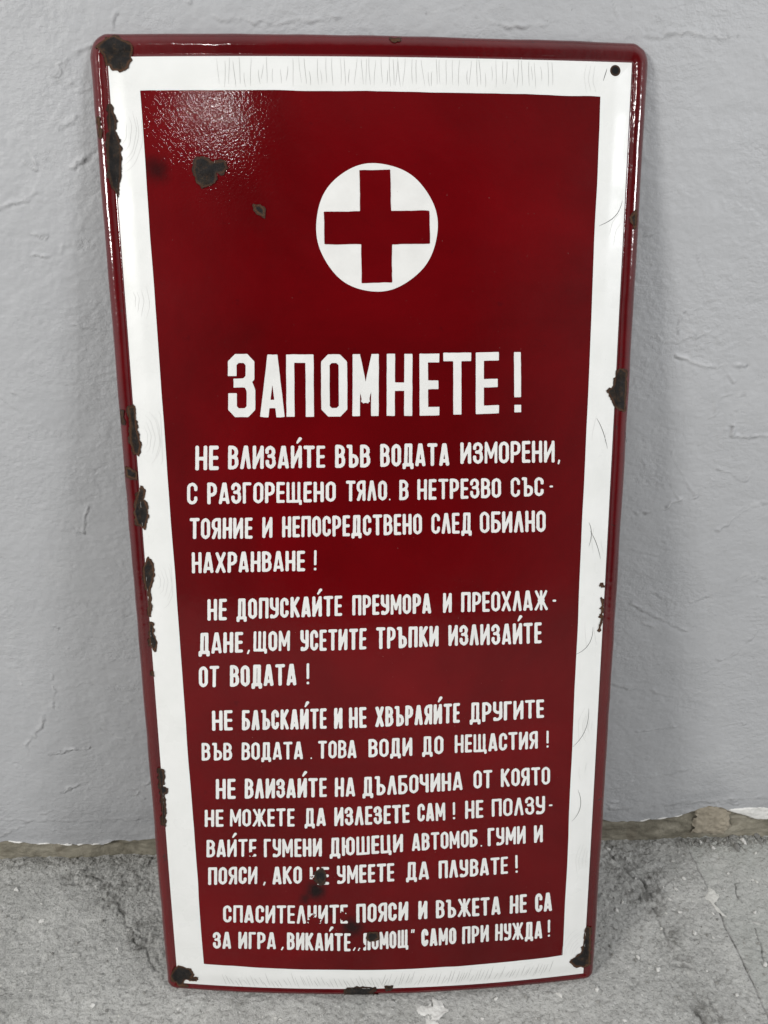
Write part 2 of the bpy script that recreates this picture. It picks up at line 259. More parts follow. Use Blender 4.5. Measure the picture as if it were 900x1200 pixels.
# ------------------------------------------------------------------ helpers
RNG = np.random.default_rng(7)
_LAT = {}
def vnoise(x, y, seed=0):
    """smooth value noise, -1..1"""
    if seed not in _LAT: _LAT[seed] = np.random.default_rng(1000 + seed).uniform(-1, 1, (256, 256))
    lat = _LAT[seed]
    xi = np.floor(x).astype(int); yi = np.floor(y).astype(int)
    fx = x - xi; fy = y - yi
    fx = fx * fx * (3 - 2 * fx); fy = fy * fy * (3 - 2 * fy)
    a = lat[xi & 255, yi & 255]; b = lat[(xi + 1) & 255, yi & 255]
    c = lat[xi & 255, (yi + 1) & 255]; d = lat[(xi + 1) & 255, (yi + 1) & 255]
    return (a * (1 - fx) + b * fx) * (1 - fy) + (c * (1 - fx) + d * fx) * fy
def fbm(x, y, seed=0, octv=4, gain=0.5):
    s = 0; a = 1
    for k in range(octv):
        s = s + a * vnoise(x * 2 ** k + 17.3 * k, y * 2 ** k + 5.7 * k, seed + k); a *= gain
    return s
def sstep(a, b, x):
    t = np.clip((x - a) / (b - a), 0, 1); return t * t * (3 - 2 * t)
def seg_dist(X, Y, pts):
    """distance from the points X,Y to a polyline"""
    d = np.full(X.shape, 1e9)
    for (x0, y0), (x1, y1) in zip(pts[:-1], pts[1:]):
        vx, vy = x1 - x0, y1 - y0; l2 = vx * vx + vy * vy + 1e-12
        t = np.clip(((X - x0) * vx + (Y - y0) * vy) / l2, 0, 1)
        d = np.minimum(d, np.hypot(X - x0 - t * vx, Y - y0 - t * vy))
    return d
def poly_sd(X, Y, pts):
    """signed distance to a closed polygon, negative inside"""
    d = seg_dist(X, Y, list(pts) + [pts[0]])
    ins = np.zeros(X.shape, bool); n = len(pts)
    for i in range(n):
        x0, y0 = pts[i]; x1, y1 = pts[(i + 1) % n]
        c = (y0 > Y) != (y1 > Y)
        xx = (x1 - x0) * (Y - y0) / ((y1 - y0) if abs(y1 - y0) > 1e-12 else 1e-12) + x0
        ins ^= c & (X < xx)
    return np.where(ins, -d, d)
def mesh_obj(name, verts, faces, mats, parent=None, smooth=True, midx=None, loc=None):
    me = bpy.data.meshes.new(name)
    me.from_pydata([tuple(map(float, v)) for v in verts], [], faces)
    for m in (mats if isinstance(mats, (list, tuple)) else [mats]): me.materials.append(m)
    if smooth: me.polygons.foreach_set('use_smooth', [True] * len(me.polygons))
    if midx is not None: me.polygons.foreach_set('material_index', midx)
    me.update()
    o = bpy.data.objects.new(name, me); COL.objects.link(o)
    if parent: o.parent = parent
    if loc: o.location = loc
    return o
def grid_obj(name, P, mat, parent=None):
    """P: (n,m,3) array of points to one smooth sheet, built quickly"""
    n, m = P.shape[:2]
    me = bpy.data.meshes.new(name)
    idx = np.arange(n * m).reshape(n, m)
    q = np.stack([idx[:-1, :-1], idx[1:, :-1], idx[1:, 1:], idx[:-1, 1:]], -1).reshape(-1, 4)
    me.vertices.add(n * m); me.vertices.foreach_set('co', P.reshape(-1).astype(np.float32))
    me.loops.add(q.size); me.loops.foreach_set('vertex_index', q.reshape(-1).astype(np.int32))
    me.polygons.add(len(q)); me.polygons.foreach_set('loop_start', np.arange(0, q.size, 4, dtype=np.int32))
    me.polygons.foreach_set('loop_total', np.full(len(q), 4, np.int32))
    me.update(calc_edges=True); me.validate()
    me.polygons.foreach_set('use_smooth', np.ones(len(me.polygons), bool))
    me.materials.append(mat)
    o = bpy.data.objects.new(name, me); COL.objects.link(o)
    if parent: o.parent = parent
    return o
def attr(o, name, vals):
    a = o.data.attributes.new(name, 'FLOAT', 'POINT'); a.data.foreach_set('value', vals.reshape(-1).astype(np.float32))
def march(d, xs, ys, merge=True, maxrun=8):
    """the area where d < 0 as polygons (marching squares, full cells merged in runs along x)"""
    vid = {}; V = []; Fc = []
    ins = d < 0
    def gv(i, j):
        k = (i, j)
        if k not in vid: vid[k] = len(V); V.append((xs[i], ys[j]))
        return vid[k]
    def ev(i, j, i2, j2):
        k = (i, j, i2, j2) if (i, j) < (i2, j2) else (i2, j2, i, j)
        if k not in vid:
            a = d[i, j]; b = d[i2, j2]; t = a / (a - b); vid[k] = len(V)
            V.append((xs[i] + t * (xs[i2] - xs[i]), ys[j] + t * (ys[j2] - ys[j])))
        return vid[k]
    cnt = ins[:-1, :-1].astype(int) + ins[1:, :-1] + ins[1:, 1:] + ins[:-1, 1:]
    n, m = cnt.shape
    for j in range(m):
        col = cnt[:, j]
        nz = np.nonzero(col)[0]; run = None
        for i in list(nz) + [-5]:
            if i >= 0 and col[i] == 4 and merge:
                if run is not None and run[1] == i and i - run[0] < maxrun: run[1] = i + 1
                else:
                    if run: Fc.append((gv(run[0], j), gv(run[1], j), gv(run[1], j + 1), gv(run[0], j + 1)))
                    run = [i, i + 1]
                continue
            if run: Fc.append((gv(run[0], j), gv(run[1], j), gv(run[1], j + 1), gv(run[0], j + 1))); run = None
            if i < 0: break
            cs = [(i, j), (i + 1, j), (i + 1, j + 1), (i, j + 1)]; pl = []
            for k in range(4):
                a = cs[k]; b = cs[(k + 1) % 4]
                if ins[a]: pl.append(gv(*a))
                if ins[a] != ins[b]: pl.append(ev(a[0], a[1], b[0], b[1]))
            if len(pl) >= 3: Fc.append(tuple(pl))
    return np.array(V), Fc

# ------------------------------------------------------------------ materials
class Mat:
    def __init__(s, name):
        s.m = bpy.data.materials.new(name); s.m.use_nodes = True
        s.nt = s.m.node_tree; s.b = s.nt.nodes['Principled BSDF']; s.tc = s.n('ShaderNodeTexCoord').outputs['Object']
    def n(s, t, **kw):
        nd = s.nt.nodes.new(t)
        for k, v in kw.items(): setattr(nd, k, v)
        return nd
    def link(s, a, b): s.nt.links.new(a, b)
    def noise(s, scale, detail=4, rough=0.55, vec=None, dist=0.0, stretch=None):
        nd = s.n('ShaderNodeTexNoise'); nd.inputs['Scale'].default_value = scale; nd.inputs['Detail'].default_value = detail
        nd.inputs['Roughness'].default_value = rough; nd.inputs['Distortion'].default_value = dist
        v = vec or s.tc
        if stretch:
            mp = s.n('ShaderNodeMapping'); mp.inputs['Scale'].default_value = stretch; s.link(v, mp.inputs[0]); v = mp.outputs[0]
        s.link(v, nd.inputs['Vector']); return nd.outputs['Fac']
    def ramp(s, fac, stops):
        r = s.n('ShaderNodeValToRGB'); e = r.color_ramp.elements
        while len(e) < len(stops): e.new(0.5)
        for i, (p, c) in enumerate(stops):
            e[i].position = p; e[i].color = (*c, 1) if len(c) == 3 else c
        s.link(fac, r.inputs[0]); return r.outputs[0]
    def rng(s, v, a, b, c, d):
        r = s.n('ShaderNodeMapRange'); r.interpolation_type = 'SMOOTHSTEP'
        for k, x in zip(('From Min', 'From Max', 'To Min', 'To Max'), (a, b, c, d)): r.inputs[k].default_value = x
        s.link(v, r.inputs['Value']); return r.outputs[0]
    def math(s, op, a, b=None):
        nd = s.n('ShaderNodeMath', operation=op)
        for i, x in enumerate((a, b)):
            if x is None: continue
            if isinstance(x, (int, float)): nd.inputs[i].default_value = x
            else: s.link(x, nd.inputs[i])
        return nd.outputs[0]
    def mix(s, fac, a, b):
        nd = s.n('ShaderNodeMix', data_type='RGBA')
        for k, x in ((0, fac), (6, a), (7, b)):
            if isinstance(x, (int, float)): nd.inputs[k].default_value = x
            elif isinstance(x, tuple): nd.inputs[k].default_value = (*x, 1)
            else: s.link(x, nd.inputs[k])
        return nd.outputs[2]
    def dist(s, p):
        nd = s.n('ShaderNodeVectorMath', operation='DISTANCE'); s.link(s.tc, nd.inputs[0]); nd.inputs[1].default_value = p
        return nd.outputs['Value']
    def bump(s, h, strength, distance, prev=None):
        nd = s.n('ShaderNodeBump'); nd.inputs['Distance'].default_value = distance
        if isinstance(strength, (int, float)): nd.inputs['Strength'].default_value = strength
        else: s.link(strength, nd.inputs['Strength'])
        s.link(h, nd.inputs['Height'])
        if prev: s.link(prev, nd.inputs['Normal'])
        return nd.outputs[0]
    def attr(s, name): return s.n('ShaderNodeAttribute', attribute_name=name).outputs['Fac']
    def set(s, color=None, rough=None, normal=None, spec=None):
        for k, v in (('Base Color', color), ('Roughness', rough), ('Normal', normal), ('Specular IOR Level', spec)):
            if v is None: continue
            if isinstance(v, (int, float)): s.b.inputs[k].default_value = v
            elif isinstance(v, tuple): s.b.inputs[k].default_value = (*v, 1)
            else: s.link(v, s.b.inputs[k])
        return s.m

def wall_paint():
    s = Mat('grey_wall_paint')
    c = s.ramp(s.noise(3.0, 6, 0.6), [(0.3, (0.405, 0.409, 0.418)), (0.7, (0.45, 0.454, 0.463))])
    c = s.mix(s.rng(s.noise(40, 5, 0.7), 0.62, 0.75, 0, 0.25), c, (0.36, 0.365, 0.38))
    c = s.mix(s.rng(s.noise(260, 2, 0.5), 0.74, 0.80, 0, 0.5), c, (0.2, 0.2, 0.2))
    patchy = s.rng(s.noise(5.5, 4, 0.6, dist=0.5), 0.38, 0.62, 0.22, 0.75)
    n = s.bump(s.noise(170, 3, 0.6, stretch=(0.85, 1, 1.15)), patchy, 0.0022)
    c = s.mix(s.rng(s.noise(7, 6, 0.7, dist=1.0), 0.55, 0.72, 0, 0.30), c, (0.50, 0.502, 0.505))
    c = s.mix(s.math('MULTIPLY', s.attr('lowdirt'), s.rng(s.noise(16, 5, 0.65, stretch=(0.5, 1, 1.5)), 0.35, 0.65, 0.1, 0.55)), c, (0.27, 0.275, 0.285))
    c = s.mix(s.attr('mark_shade'), c, (0.16, 0.16, 0.165))
    c = s.mix(s.attr('mark_light'), c, (0.60, 0.60, 0.60))
    n = s.bump(s.noise(45, 4, 0.6, stretch=(0.8, 1, 1.2)), 0.22, 0.004, n)
    n = s.bump(s.noise(600, 2, 0.6), s.math('MULTIPLY', s.attr('stipple'), 0.55), 0.0016, n)
    return s.set(c, s.rng(s.noise(12, 3), 0.3, 0.7, 0.42, 0.6), n, 0.4)
def bare_plaster():
    s = Mat('bare_plaster')
    c = s.ramp(s.noise(26, 8, 0.72, stretch=(0.5, 1, 1.6), dist=0.7), [(0.28, (0.11, 0.10, 0.075)), (0.5, (0.25, 0.23, 0.18)), (0.70, (0.40, 0.37, 0.30))])
    c = s.mix(s.rng(s.noise(40, 4), 0.55, 0.7, 0, 0.4), c, (0.19, 0.16, 0.12))
    n = s.bump(s.noise(90, 6, 0.7), 0.7, 0.004)
    return s.set(c, 0.9, n, 0.2)
def plain(name, c, var, rough, bump_scale=120, bs=0.4, spec=0.3):
    s = Mat(name)
    k = s.ramp(s.noise(60, 5, 0.65), [(0.3, tuple(x * (1 - var) for x in c)), (0.7, tuple(min(1, x * (1 + var)) for x in c))])
    return s.set(k, rough, s.bump(s.noise(bump_scale, 5, 0.65), bs, 0.003), spec)
def concrete():
    s = Mat('raw_concrete')
    c = s.ramp(s.noise(9, 8, 0.68), [(0.28, (0.36, 0.358, 0.338)), (0.5, (0.46, 0.456, 0.435)), (0.72, (0.55, 0.546, 0.52))])
    c = s.mix(s.rng(s.noise(190, 4, 0.75), 0.50, 0.64, 0, 0.58), c, (0.17, 0.168, 0.155))
    c = s.mix(s.rng(s.noise(260, 3, 0.65), 0.58, 0.68, 0, 0.85), c, (0.62, 0.615, 0.59))
    c = s.mix(s.rng(s.noise(21, 7, 0.72, dist=0.8), 0.545, 0.575, 0, 0.45), c, (0.57, 0.565, 0.535))
    c = s.mix(s.rng(s.noise(34, 6, 0.72, dist=0.6), 0.60, 0.63, 0, 0.40), c, (0.27, 0.267, 0.25))
    c = s.mix(s.rng(s.noise(55, 4, 0.6, dist=0.4), 0.60, 0.72, 0, 0.5), c, (0.52, 0.515, 0.49))
    c = s.mix(s.math('MULTIPLY', s.attr('dirt'), s.rng(s.noise(70, 5, 0.7), 0.36, 0.58, 0.85, 0.05)), c, (0.19, 0.186, 0.172))
    c = s.mix(s.math('MULTIPLY', s.attr('slab'), 0.55), c, (0.44, 0.45, 0.42))
    c = s.mix(s.attr('crack'), c, (0.05, 0.048, 0.042))
    n = s.bump(s.noise(300, 4, 0.7), 1.0, 0.0026)
    n = s.bump(s.noise(90, 5, 0.65), 0.8, 0.004, n)
    return s.set(c, 0.92, n, 0.15)
def red_enamel(name, scratched, spec):
    s = Mat(name)
    c = s.ramp(s.noise(2.6, 6, 0.6, dist=0.4), [(0.34, (0.074, 0.0004, 0.0012)), (0.66, (0.145, 0.0007, 0.0025))])
    c = s.mix(s.rng(s.noise(70, 3), 0.66, 0.8, 0, 0.35), c, (0.05, 0.001, 0.003))
    if scratched:
        for (x, y), r, k in zip(STAINS, (17, 17, 17, 9, 10), (0.75, 1.0, 0.95, 0.7, 0.6)):
            d = s.math('ADD', s.dist((x / 1000, y / 1000, (0.0185 - 0.0095 * y / 1233) * (1 - (x / 300) ** 2) + 0.001)), s.math('MULTIPLY', s.math('SUBTRACT', s.noise(70, 4, 0.6), 0.5), 0.014))
            c = s.mix(s.rng(d, 0.1 * r / 1000, 1.35 * r / 1000, k, 0), c, (0.008, 0.003, 0.003))
    c = s.mix(s.rng(s.noise(420, 2, 0.5), 0.77, 0.82, 0, 0.45), c, (0.45, 0.30, 0.28))
    if not scratched:
        c = s.mix(0.22, c, (0.02, 0.001, 0.003))
        c = s.mix(s.rng(s.noise(48, 6, 0.75, dist=0.5), 0.62, 0.70, 0, 0.85), c, (0.022, 0.008, 0.006))
        c = s.mix(s.rng(s.noise(150, 4, 0.7), 0.66, 0.74, 0, 0.8), c, (0.012, 0.007, 0.006))
    r_ = s.rng(s.noise(9, 5, 0.6), 0.3, 0.75, 0.07, 0.17)
    n = s.bump(s.noise(95, 2, 0.5), 0.05 if scratched else 0.20, 0.002)
    if scratched:
        near = s.rng(s.dist((-0.21, 1.17, 0.012)), 0.04, 0.20, 1, 0.10)
        n = s.bump(s.noise(400, 1.5, 0.6), s.math('MULTIPLY', near, 0.75), 0.00022, n)
        mp = s.n('ShaderNodeMapping'); mp.inputs['Rotation'].default_value = (0, 0, math.radians(54)); s.link(s.tc, mp.inputs[0])
        sc_ = s.noise(1, 2, 0.5, vec=mp.outputs[0], stretch=(22, 420, 1))
        n = s.bump(sc_, s.math('MULTIPLY', s.rng(s.dist((-0.225, 1.175, 0.012)), 0.02, 0.085, 1, 0), 0.8), 0.00022, n)
        n = s.bump(s.noise(330, 2, 0.6), 0.05, 0.0004, n)
        r_ = s.math('MULTIPLY', r_, s.rng(near, 0.1, 1, 1, 0.55))
    return s.set(c, r_, n, spec)
def white_enamel():
    s = Mat('white_enamel')
    c = s.ramp(s.noise(18, 5, 0.6), [(0.3, (0.74, 0.745, 0.72)), (0.7, (0.80, 0.80, 0.78))])
    c = s.mix(s.rng(s.noise(160, 4, 0.65), 0.70, 0.80, 0, 0.6), c, (0.35, 0.31, 0.27))
    n = s.bump(s.noise(60, 3, 0.5), 0.06, 0.002)
    n = s.bump(s.noise(500, 2, 0.5), 0.04, 0.001, n)
    return s.set(c, s.rng(s.noise(20, 4), 0.3, 0.7, 0.24, 0.40), n, 0.3)
def letter_enamel():
    s = Mat('white_lettering_enamel')
    c = s.ramp(s.noise(30, 5, 0.6), [(0.3, (0.72, 0.715, 0.69)), (0.7, (0.80, 0.795, 0.77))])
    c = s.mix(s.rng(s.noise(320, 3, 0.6), 0.72, 0.80, 0, 0.8), c, (0.30, 0.20, 0.18))
    return s.set(c, 0.28, s.bump(s.noise(300, 2), 0.05, 0.001), 0.5)
def rust():
    """bare iron: black scale inside, brown bloom, a thin pale ring of ground coat where the glass broke"""
    s = Mat('bare_rusted_iron')
    c = s.ramp(s.noise(150, 6, 0.75, dist=0.6), [(0.30, (0.010, 0.009, 0.008)), (0.50, (0.028, 0.020, 0.014)), (0.62, (0.062, 0.034, 0.018)), (0.78, (0.135, 0.068, 0.030))])
    c = s.mix(s.rng(s.noise(70, 5, 0.75), 0.36, 0.56, 0.0, 0.92), c, (0.011, 0.010, 0.010))
    inf = s.n('ShaderNodeObjectInfo').outputs['Random']
    dep = s.math('ADD', s.attr('depth'), s.math('MULTIPLY', s.math('SUBTRACT', s.noise(300, 3, 0.6), 0.5), 0.9))
    c = s.mix(s.math('MULTIPLY', s.rng(dep, 0.2, 1.1, 0.85, 0), s.rng(inf, 0.1, 0.8, 0.45, 1.0)), c, (0.115, 0.050, 0.022))
    c = s.mix(s.rng(dep, 0.05, 0.30, 0.55, 0), c, (0.012, 0.010, 0.010))
    n = s.bump(s.noise(320, 5, 0.75), 1.0, 0.0022)
    return s.set(c, s.rng(s.noise(90, 4), 0.3, 0.7, 0.5, 0.9), n, 0.25)
def flat(name, c, rough=0.8):
    s = Mat(name); return s.set(c, rough, None, 0.3)

M_WALL, M_BARE, M_CONC = wall_paint(), bare_plaster(), concrete()
M_RED, M_RIM = red_enamel('red_enamel', True, 0.28), red_enamel('red_rim_enamel', False, 0.75)
M_WHITE, M_LET, M_RUST = white_enamel(), letter_enamel(), rust()
M_CRACK, M_HAIR = flat('dusty_hairline_crack', (0.36, 0.36, 0.34)), flat('dark_hairline_crack', (0.07, 0.07, 0.065))
M_LIP = plain('white_gypsum', (0.74, 0.73, 0.70), 0.08, 0.85)
M_TAN = plain('tan_patch', (0.34, 0.30, 0.235), 0.14, 0.92, 60, 0.6)
M_FLAKE = plain('pale_plaster', (0.62, 0.61, 0.57), 0.15, 0.9, 200, 0.6)
M_SHARD = plain('concrete_shard', (0.46, 0.455, 0.43), 0.2, 0.92, 200, 0.7)
M_CRUMB = plain('white_plaster', (0.66, 0.65, 0.62), 0.15, 0.9, 200, 0.6)
M_PEB = plain('grey_rubble', (0.24, 0.235, 0.22), 0.35, 0.95, 200, 0.7)
M_GRIT = plain('grit_stone', (0.30, 0.295, 0.275), 0.5, 0.95, 300, 0.5)

# ------------------------------------------------------------------ the wall and the floor
def paint_edge(x):
    e = np.array(PAINT_EDGE)
    return np.interp(x, e[:, 0], e[:, 1]) + 0.0022 * fbm(x * 60, x * 0 + 3.1, 40, 4) 
def axis(lo, a, b, hi, fine, coarse):
    return np.unique(np.concatenate([np.arange(lo, a, coarse), np.arange(a, b, fine), np.arange(b, hi + coarse, coarse)]))
xs = axis(-2.6, -0.74, 0.80, 2.6, 0.0019, 0.05)
tz = np.concatenate([np.arange(0, 1.33, 0.0019), np.arange(1.33, 2.6, 0.05)])
X, T_ = np.meshgrid(xs, tz, indexing='ij')
Ze = paint_edge(X)
Zw = Ze + T_
h = 0.0011 * fbm(X * 4, Zw * 4, 1, 3) + 0.0005 * fbm(X * 30, Zw * 36, 5, 3) + 0.00016 * fbm(X * 120, Zw * 150, 9, 2)
# brushed drags of paint that run with the trowel
h += 0.00016 * fbm(X * 16 + Zw * 22, Zw * 120 - X * 50, 14, 3) * sstep(0.1, 0.6, fbm(X * 3, Zw * 3, 18, 2))
h += 0.00022 * fbm(X * 170, Zw * 210, 210, 2)
md = np.zeros_like(X); mp_ = np.zeros_like(X)  # dust and fresh plaster, also shade and light of the ridges put into colour
rs = np.random.default_rng(21); extra = []
for k in range(110):                                 # the small drags and scrapes a trowel leaves everywhere
    x0, z0 = rs.choice([rs.uniform(-0.72, -0.24), rs.uniform(0.34, 0.78), rs.uniform(-0.5, 0.55)]), rs.uniform(0.06, 1.30)
    if -0.24 < x0 < 0.34: z0 = rs.uniform(1.24, 1.32)
    an = rs.choice([rs.normal(0, 0.25), rs.normal(0.6, 0.4), rs.normal(2.4, 0.4)]); ln = rs.uniform(0.008, 0.05); cv_ = rs.normal(0, 0.25)
    extra.append(([(x0 + ln * q * math.cos(an + cv_ * q), z0 + ln * q * math.sin(an + cv_ * q)) for q in (0, 0.5, 1)], rs.uniform(0.2, 0.6), rs.uniform(1.0, 2.0)))
for pts, hh, ww in WALL_STROKES + extra:
    P = np.array(pts); pad = 0.02
    mk = (X > P[:, 0].min() - pad) & (X < P[:, 0].max() + pad) & (Zw > P[:, 1].min() - pad) & (Zw < P[:, 1].max() + pad)
    xx, zz = X[mk], Zw[mk]
    wob = 0.0035 * fbm(xx * 90, zz * 90, 22, 3)
    d = seg_dist(xx + wob, zz - wob, pts) / (ww * 0.001)
    side = np.sign(zz - np.interp(xx, *zip(*sorted(pts))))
    amp = hh * 0.0026 * np.clip(0.45 + 0.9 * fbm(xx * 70, zz * 70, 25, 2), 0, 1.4)
    h[mk] += amp * np.exp(-d * d) - 0.5 * amp * np.exp(-(d - 1.8) ** 2) * (side < 0)
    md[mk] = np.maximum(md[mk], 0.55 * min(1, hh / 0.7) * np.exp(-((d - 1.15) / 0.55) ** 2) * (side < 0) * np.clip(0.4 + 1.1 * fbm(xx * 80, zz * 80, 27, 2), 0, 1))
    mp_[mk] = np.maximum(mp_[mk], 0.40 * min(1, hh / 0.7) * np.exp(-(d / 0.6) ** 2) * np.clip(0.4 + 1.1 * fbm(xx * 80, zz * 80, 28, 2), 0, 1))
st = np.zeros_like(X)
for x, z, a, b in WALL_STIPPLE:
    q = ((X - x) / (a * 1.2)) ** 2 + ((Zw - z) / (b * 1.2)) ** 2 + 0.5 * fbm(X * 60, Zw * 60, 31, 2)
    st = np.maximum(st, sstep(1.0, 0.4, q))
st = np.maximum(st, 0.6 * sstep(0.55, 0.9, fbm(X * 9, Zw * 14, 33, 3)))
h += st * 0.0005 * vnoise(X * 260, Zw * 300, 36)
# the torn lower edge of the paint curls out a little
h += 0.0016 * np.exp(-(T_ / 0.004) ** 2) * (0.6 + 0.5 * vnoise(X * 40, X * 0, 37))
Yw = -0.004 - h
wall = grid_obj('wall', np.stack([X, Yw, Zw], -1), M_WALL); attr(wall, 'stipple', st); attr(wall, 'mark_shade', md); attr(wall, 'mark_light', mp_); attr(wall, 'lowdirt', sstep(0.10, 0.0, T_ + 0.03 * fbm(X * 12, Zw * 12, 39, 3)))
wall['kind'] = 'structure'
# torn underside of the paint coat
n = len(xs)
V = [(xs[i], Yw[i, 0], Zw[i, 0]) for i in range(n)] + [(xs[i], 0.006, Zw[i, 0] + 0.001) for i in range(n)]
mesh_obj('wall_paint_edge', V, [(i, i + n, i + n + 1, i + 1) for i in range(n - 1)], M_LIP)['kind'] = 'structure'
# bare plaster strip behind it
xb = axis(-2.6, -0.74, 0.80, 2.6, 0.003, 0.05); zb = np.arange(-0.03, 0.13, 0.003)
X2, Z2 = np.meshgrid(xb, zb, indexing='ij')
hb = 0.003 * fbm(X2 * 14, Z2 * 30, 44, 4) + 0.0016 * fbm(X2 * 80, Z2 * 110, 48, 3)
o = grid_obj('wall_bare_base', np.stack([X2, 0.003 - hb, Z2], -1), M_BARE); o['kind'] = 'structure'
def slab_from_outline(name, pts, mat, y0, thick, wob, cell=0.0016, seed=0, plane='xz', rough=0.0006):
    """a thin solid with a broken outline, lying on the wall (xz) or on the floor (xy)"""
    P = np.array(pts); lo = P.min(0) - 0.006; hi = P.max(0) + 0.006
    ax = np.arange(lo[0], hi[0], cell); ay = np.arange(lo[1], hi[1], cell)
    A, B = np.meshgrid(ax, ay, indexing='ij')
    d = poly_sd(A, B, pts) + wob * fbm(A * 150, B * 150, seed, 3)
    V2, Fc = march(d, ax, ay, merge=False)
    dd = np.array(poly_sd(V2[:, 0], V2[:, 1], pts))
    top = thick * sstep(0.0015, -0.004, dd) * (1 + 0.25 * fbm(V2[:, 0] * 60, V2[:, 1] * 60, seed + 3, 2)) + rough * fbm(V2[:, 0] * 200, V2[:, 1] * 200, seed + 5, 2)
    if plane == 'xz': V3 = [(x, y0 - t, z) for (x, z), t in zip(V2, top)]
    else: V3 = [(x, y, y0 + t) for (x, y), t in zip(V2, top)]
    if plane == 'xz': Fc = [f for f in Fc]
    return mesh_obj(name, V3, Fc, mat)
slab_from_outline('wall_gypsum_lip', LIP, M_LIP, 0.0015, 0.0055, 0.0015, seed=60)['kind'] = 'structure'
for x0, x1, a, b, sd_ in ((-0.645, -0.535, 0.0035, 0.002, 61), (-0.528, -0.47, 0.003, 0.002, 62), (0.468, 0.545, 0.003, 0.003, 63)):
    q = np.linspace(x0, x1, 16); ze = paint_edge(q)
    slab_from_outline('wall_torn_paint', [(x, z - a * (0.6 + 0.6 * math.sin(k))) for k, (x, z) in enumerate(zip(q, ze))] + [(x, z + b) for x, z in zip(q[::-1], ze[::-1])], M_LIP, -0.002, 0.0045, 0.0014, cell=0.0012, seed=sd_)['kind'] = 'structure'
slab_from_outline('wall_mortar_patch', PATCH, M_TAN, 0.003, 0.0030, 0.0035, seed=64, rough=0.0014)['kind'] = 'structure'

FZ0, FZ1 = -0.0059, -0.0055      # the uneven screed: where the two lower corners of the sign stand
def floor_z(x, y):
    return FZ0 + FZ1 * np.clip(x / 0.3, -1.6, 1.6) * sstep(-0.02, -0.2, y) - FZ0 * sstep(-0.16, -0.01, y)
xs = axis(-3, -0.74, 0.84, 3, 0.0015, 0.06)
ys = np.unique(np.concatenate([np.arange(-4.5, -0.45, 0.06), np.arange(-0.45, 0.04, 0.0015)]))
X, Y = np.meshgrid(xs, ys, indexing='ij')
hf = floor_z(X, Y) + 0.0016 * fbm(X * 7, Y * 7, 70, 3) + 0.0009 * fbm(X * 45, Y * 45, 74, 3) + 0.0008 * fbm(X * 190, Y * 190, 78, 2)
pit = fbm(X * 55, Y * 55, 82, 3)
hf -= 0.0016 * sstep(0.75, 1.15, pit)
hf += 0.0012 * sstep(0.6, 1.0, fbm(X * 130, Y * 130, 86, 2))
seam = np.array(FLOOR_STROKES[0][0]); o_ = np.argsort(seam[:, 1])
slab = sstep(0.0, 0.006, X - np.interp(Y, seam[o_, 1], seam[o_, 0])) * (Y > -0.8)
hf += slab * -0.0012
crack = np.zeros_like(X)
for pts, hh, ww in FLOOR_STROKES:
    P = np.array(pts); pad = 0.02
    mk = (X > P[:, 0].min() - pad) & (X < P[:, 0].max() + pad) & (Y > P[:, 1].min() - pad) & (Y < P[:, 1].max() + pad)
    xx, yy = X[mk], Y[mk]; wob = 0.004 * fbm(xx * 60, yy * 60, 90, 3)
    if pts is FLOOR_STROKES[0][0]: wob = wob * 0.35
    d = seg_dist(xx + wob, yy + wob, pts) / (ww * 0.0011)
    g = np.exp(-d * d)
    lo_ = 0.55 if ww == 1.1 else 0.1
    hf[mk] += hh * 0.0012 * g; crack[mk] = np.maximum(crack[mk], 0.8 * g * np.clip(0.6 + 0.7 * fbm(xx * 90, yy * 90, 93, 2), lo_, 1))
dirt = np.zeros_like(X)
for x, y, a, b in FLOOR_DIRT:
    q = ((X - x) / (a * 1.3)) ** 2 + ((Y - y) / (b * 1.3)) ** 2 + 0.5 * fbm(X * 40, Y * 40, 96, 3)
    dirt = np.maximum(dirt, sstep(1.2, 0.2, q))
dirt = np.maximum(dirt, 1.0 * sstep(-0.020, 0.0, Y + 0.008 * fbm(X * 30, Y * 30, 98, 2)))
hf += dirt * 0.0016 * fbm(X * 150, Y * 150, 99, 3)
floor = grid_obj('floor', np.stack([X, Y, hf], -1), M_CONC)
attr(floor, 'dirt', dirt); attr(floor, 'slab', slab * np.clip(0.8 + 0.4 * fbm(X * 20, Y * 20, 101, 2), 0, 1)); attr(floor, 'crack', crack)
floor['kind'] = 'structure'
def hfloor(x, y):
    return float(hf[np.argmin(abs(xs - x)), np.argmin(abs(ys - y))])

# ------------------------------------------------------------------ the sign: a domed enamel plate
Wt = 1.2329
LEAN = math.asin((0.25193 - 0.022) / 1.23293)
sign = bpy.data.objects.new('enamel_sign', None); COL.objects.link(sign)
vV = Vector((0, math.sin(LEAN), math.cos(LEAN))); uV = Vector((1, 0, 0)); nV = uV.cross(vV)
Ms = Matrix((uV, vV, nV)).transposed().to_4x4(); Ms.translation = Vector((0, -0.25193, 0.012)); sign.matrix_world = Ms
sign.empty_display_size = 0.1
sign['label'] = 'tall dark red enamel sign with cross emblem and white Cyrillic text leaning on grey wall'
sign['category'] = 'sign'

